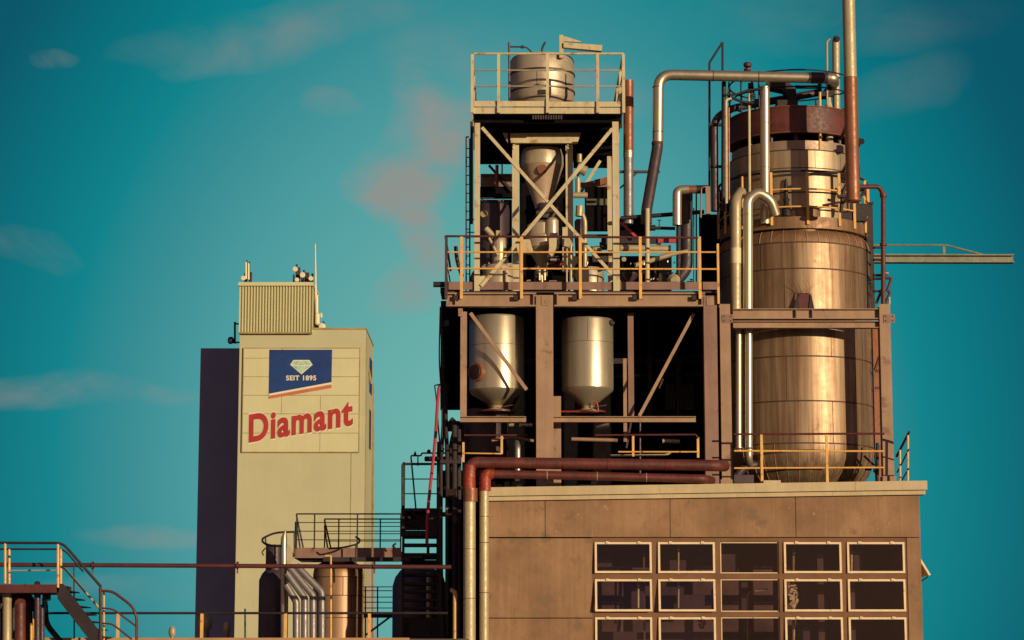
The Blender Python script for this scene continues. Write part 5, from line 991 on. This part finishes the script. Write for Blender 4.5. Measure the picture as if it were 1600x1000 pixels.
clutter('winch', 'dark spiky bracket assembly on the gallery at the chimney foot', 'bracket', 'dark_steel', G().pipe([(1314, 332, 46.9), (1317, 300, 46.9), (1323, 288, 46.9)], 3, fil=.1).pb(1308, 304, 1322, 308, 46.8, .05).pipe([(1285, 321, 46.8), (1312, 316, 46.8)], 1.8).pb(1330, 318, 1355, 345, 47.4, .2).pb(1280, 330, 1345, 345, 47.2, .5).pipe([(1320, 315, 46.8), (1345, 309, 46.8), (1352, 295, 46.9)], 2.4, fil=.1))
rt = T('red_downpipe', 'maroon pipe bending down beside the right edge of the tank', 'pipe', P(1379, 480, 47.3))
O('pipe', G().pipe([(1330, 292, 47), (1374, 291.5, 47.3), (1380, 304, 47.3), (1380, 480, 47.3)], 3.7, 12, fil=.1), 'maroon', rt)
O('collar', G().pipe([(1380, 303, 47.3), (1380, 308, 47.3)], 5.6, 12).pipe([(1380, 380, 47.3), (1380, 384, 47.3)], 5.4, 12), 'maroon', rt)
clutter('cable_duct', 'black flat duct up the right side of the tank', 'duct', 'dark_steel', G().pb(1357, 316, 1367.5, 482, 47.9, .25).prism([P(1355, 316, 47.88), P(1366, 314.5, 47.88), P(1364, 320, 47.88)], (0, .2, 0)))
lr = T('duct_rungs', 'short rungs bridging the black duct and the maroon pipe', 'ladder', P(1372, 480, 47.6))
g = G()
for py, w in ((387, 1.8), (406, 2.2), (430, 2.2), (435.5, 2.2), (455, 2)): g.pipe([(1364, py, 47.6), (1380, py, 47.6)], w, 8)
O('rung', g, 'dusk_steel', lr)
clutter('bent_vent', 'maroon bent pipes poking out at the right of the tank', 'pipe', 'maroon', G().pipe([(1383, 434, 47.4), (1393, 435, 47.4), (1386, 455, 47.4)], 2.4, fil=.03).pipe([(1386, 455, 47.4), (1391, 456, 47.4), (1384, 474, 47.4)], 2.2, fil=.03).pipe([(1369, 474, 47.4), (1378, 452, 47.4)], 2.2))
clutter('small_lamp', 'small lamp head with a bright dome right of the maroon pipe', 'lamp', 'galvanised', G().pipe([(1383, 427, 47.4), (1388, 427, 47.4)], 3.2))
# frame in front of the tank
tf = T('portal_frame', 'brown portal frame of two columns and beams in front of the tank', 'frame', P(1262, 752, 46.2))
PY = 46.15
column(1128.5, 1145, 475, 768, PY, 'girder_tan', tf, .26); column(1381, 1398, 475, 768, PY, 'girder_tan', tf, .26)
bx0, bx1 = X(1146, 490, PY), X(1379, 490, PY)
def hbeam(y0, y1, Y, m='girder_tan'):
    a, b = Z(y1, Y), Z(y0, Y); O('beam', G().ib((bx0, Y + .09, (a + b) / 2), (bx1, Y + .09, (a + b) / 2), b - a, .17, .016), m, tf)
hbeam(482, 498, PY + .02); hbeam(501, 512, PY + .02)
g = G()
for px in (1244.5, 1270): g.box(X(px, 490, PY) - .012, X(px, 490, PY) + .012, PY + .03, PY + .10, Z(496.5, PY), Z(483.5, PY))
g.pb(1128.3, 491, 1145.2, 504, PY - .014, .012).pb(1380.8, 491, 1398.2, 504, PY - .014, .012)
O('stiffener', g, 'girder_brown', tf)
g = G()
for px in (1131.5, 1142, 1384, 1395):
    for py in (494, 501): g.tube([P(px, py, PY - .014), P(px, py, PY - .03)], .012, 6)
O('bolt', g, 'dark_steel', tf)
O('base_plate', G().box(X(1126, 754, PY), X(1147, 754, PY), PY - .04, PY + .3, roofz, Z(749.5, PY)).box(X(1379, 754, PY), X(1400, 754, PY), PY - .04, PY + .3, roofz, Z(744, PY)), 'girder_tan', tf)
for k, (px, y0) in enumerate(((1374, 560), (1372, 640))):
    pass
O('rear_column', G().pb(1369, 512, 1379, 752, 47.9, .15), 'copper_paint', tf)
O('rear_brace', G().pipe([(1367, 578, 47.6), (1380, 540, 47.6)], 2.2).pb(1368, 577, 1381, 581, 47.6, .08).pb(1368, 604, 1381, 607, 47.6, .08), 'red_rust', tf)
# twin pipes left of the tank
tpg = 'twin vertical pipes left of the round tank'
clutter('gallery_pipe', 'tan vertical pipe with a plain bent top left of the tank', 'pipe', 'pale_pipe', G().pipe([(1150, 490, 46.5), (1150, 312, 46.5), (1158, 300, 46.9)], 8.2, 18, fil=.2), extra=[('sleeve', 'antenna_white', G().pipe([(1150, 412, 46.5), (1150, 388, 46.5)], 8.4, 18))])
clutter('swan_neck_pipe', 'shiny swan-neck pipe curving over onto the big tank gallery', 'pipe', 'stainless', G().pipe([(1168.5, 490, 46.45), (1168.5, 312, 46.45), (1184, 300, 46.45), (1204, 312, 46.5), (1212, 336, 46.6)], 8.0, 18, fil=.28).ring(X(1168.5, 400, 46.45), 46.45, S(8.2, 400, 46.45), Z(335, 46.45), .006, n=20))
clutter('lower_pipe', 'left and duller of two steel pipes below the beam', 'pipe', 'galvanised', G().pipe([(1154, 495, 46.65), (1154, 704, 46.65)], 5.5, 14).pipe([(1154, 535, 46.65), (1154, 538, 46.65)], 6, 14).pipe([(1154, 612, 46.65), (1154, 613.5, 46.65)], 5.9, 14).pipe([(1154, 699, 46.65), (1154, 704, 46.65)], 7, 14))
clutter('lower_pipe', 'right and shinier of two steel pipes below the beam, elbowed at its foot', 'pipe', 'stainless', G().pipe([(1170, 495, 46.6), (1170, 718, 46.6), (1172, 730, 46.9)], 5.8, 14, fil=.1).pipe([(1170, 700, 46.6), (1170, 704, 46.6)], 7.2, 14))
clutter('hanging_cable', 'thin copper-coloured cable between the two lower steel pipes', 'cable', 'copper_paint', G().pipe([(1162, 512, 46.7), (1162, 700, 46.7)], 1.3))
clutter('pump', 'dark rounded pump casing at the foot of the steel pipes', 'pump', 'dusk_steel', G().pipe([(1150, 745, 46.8), (1162, 730, 46.8), (1180, 726, 46.9)], 7, fil=.1).pb(1147, 742, 1178, 756, 46.7, .4))
clutter('shade_sheet', 'tall black sheet imitating the shaded left side of the round tank', 'panel', 'shade_black', G().pb(1127, 300, 1146, 470, 49.3, .1).pb(1126, 470, 1140, 700, 48.6, .1))  # black sheet added where the tank's own side lies in shade
# roof railing in front of the tank
rr2 = T('roof_guard_rail', 'yellow-post guard rail on the roof edge in front of the big tank', 'railing', P(1265, 753, 45.5))
YY = 45.5
q = O('railing', G().pipe([(1147, 704.5, YY), (1382, 705, YY)], 1.5, 8).pipe([(1147, 731.5, YY), (1382, 730.5, YY)], 1.4, 8), 'yellow_paint', rr2)
O('handrail', G().pipe([(1147, 678.5, YY), (1382, 677.5, YY)], 1.7, 8), 'maroon', q)
for px in (1191, 1293): O('post', G().pb(px - 2, 679, px + 2, 755, YY - .03, .05), 'yellow_paint', q)
O('roof_plate', G().pb(1193, 750.5, 1220, 756, 45.4, .3), 'pale_pipe', label='small pale plate lying on the roof edge by the guard rail', cat='plate')
O('corner_valve', G().tube([P(1369, 735, 46.9), P(1369, 735, 46.8)], S(5, 735, 46.8), 14).pipe([(1366, 727, 46.9), (1358, 720, 46.9), (1350, 712, 46.9)], 1.6).pipe([(1371, 752, 46.9), (1371, 692, 46.9)], 2.6).pb(1352, 732, 1362, 735, 46.8, .05), 'dark_steel', label='dark valve wheel and pipe at the lower right of the tank', cat='valve')
er = T('corner_railing', 'short sloping railing with cream posts at the far right roof corner', 'railing', P(1411, 752, 45.8))
O('handrail', G().pipe([(1401, 713, 46.6), (1420.5, 675, 45.6)], 2, 8), 'dark_steel', er)
O('rail', G().pipe([(1402, 738, 46.6), (1420, 702, 45.6)], 1.2, 8).pipe([(1408, 752, 46.6), (1420, 732, 45.6)], 1.2, 8), 'dark_steel', er)
O('post', G().pipe([(1406.5, 756, 46.3), (1406, 703, 46.3)], 1.8, 8), 'yellow_paint', er); O('post', G().pipe([(1418.5, 756, 45.7), (1418.5, 680, 45.7)], 1.8, 8), 'yellow_paint', er)
clutter('grey_post', 'cream stub post on top of the right frame column', 'post', 'cream_paint', G().pipe([(1390, 476, 46.25), (1389.5, 464, 46.25)], 1.4, 8))
# crane jib far behind
jb = T('crane_jib', 'pale grey-green horizontal jib pointing right behind the tank', 'crane', P(1300, 760, 52))
O('beam', G().ib(P(1250, 404.3, 52), P(1583, 404.8, 52), S(13, 404, 52), .22, .03), 'teal_beam', jb)
O('top_chord', G().pipe([(1250, 383, 52.1), (1478, 383, 52.1), (1540, 399, 52.1)], 1.6, 8, fil=.05).pb(1473.5, 384, 1477.5, 398, 52.1, .05), 'teal_beam', jb)
O('mast', G().pb(1285, 370, 1300, 765, 52, .3), 'teal_beam', jb)
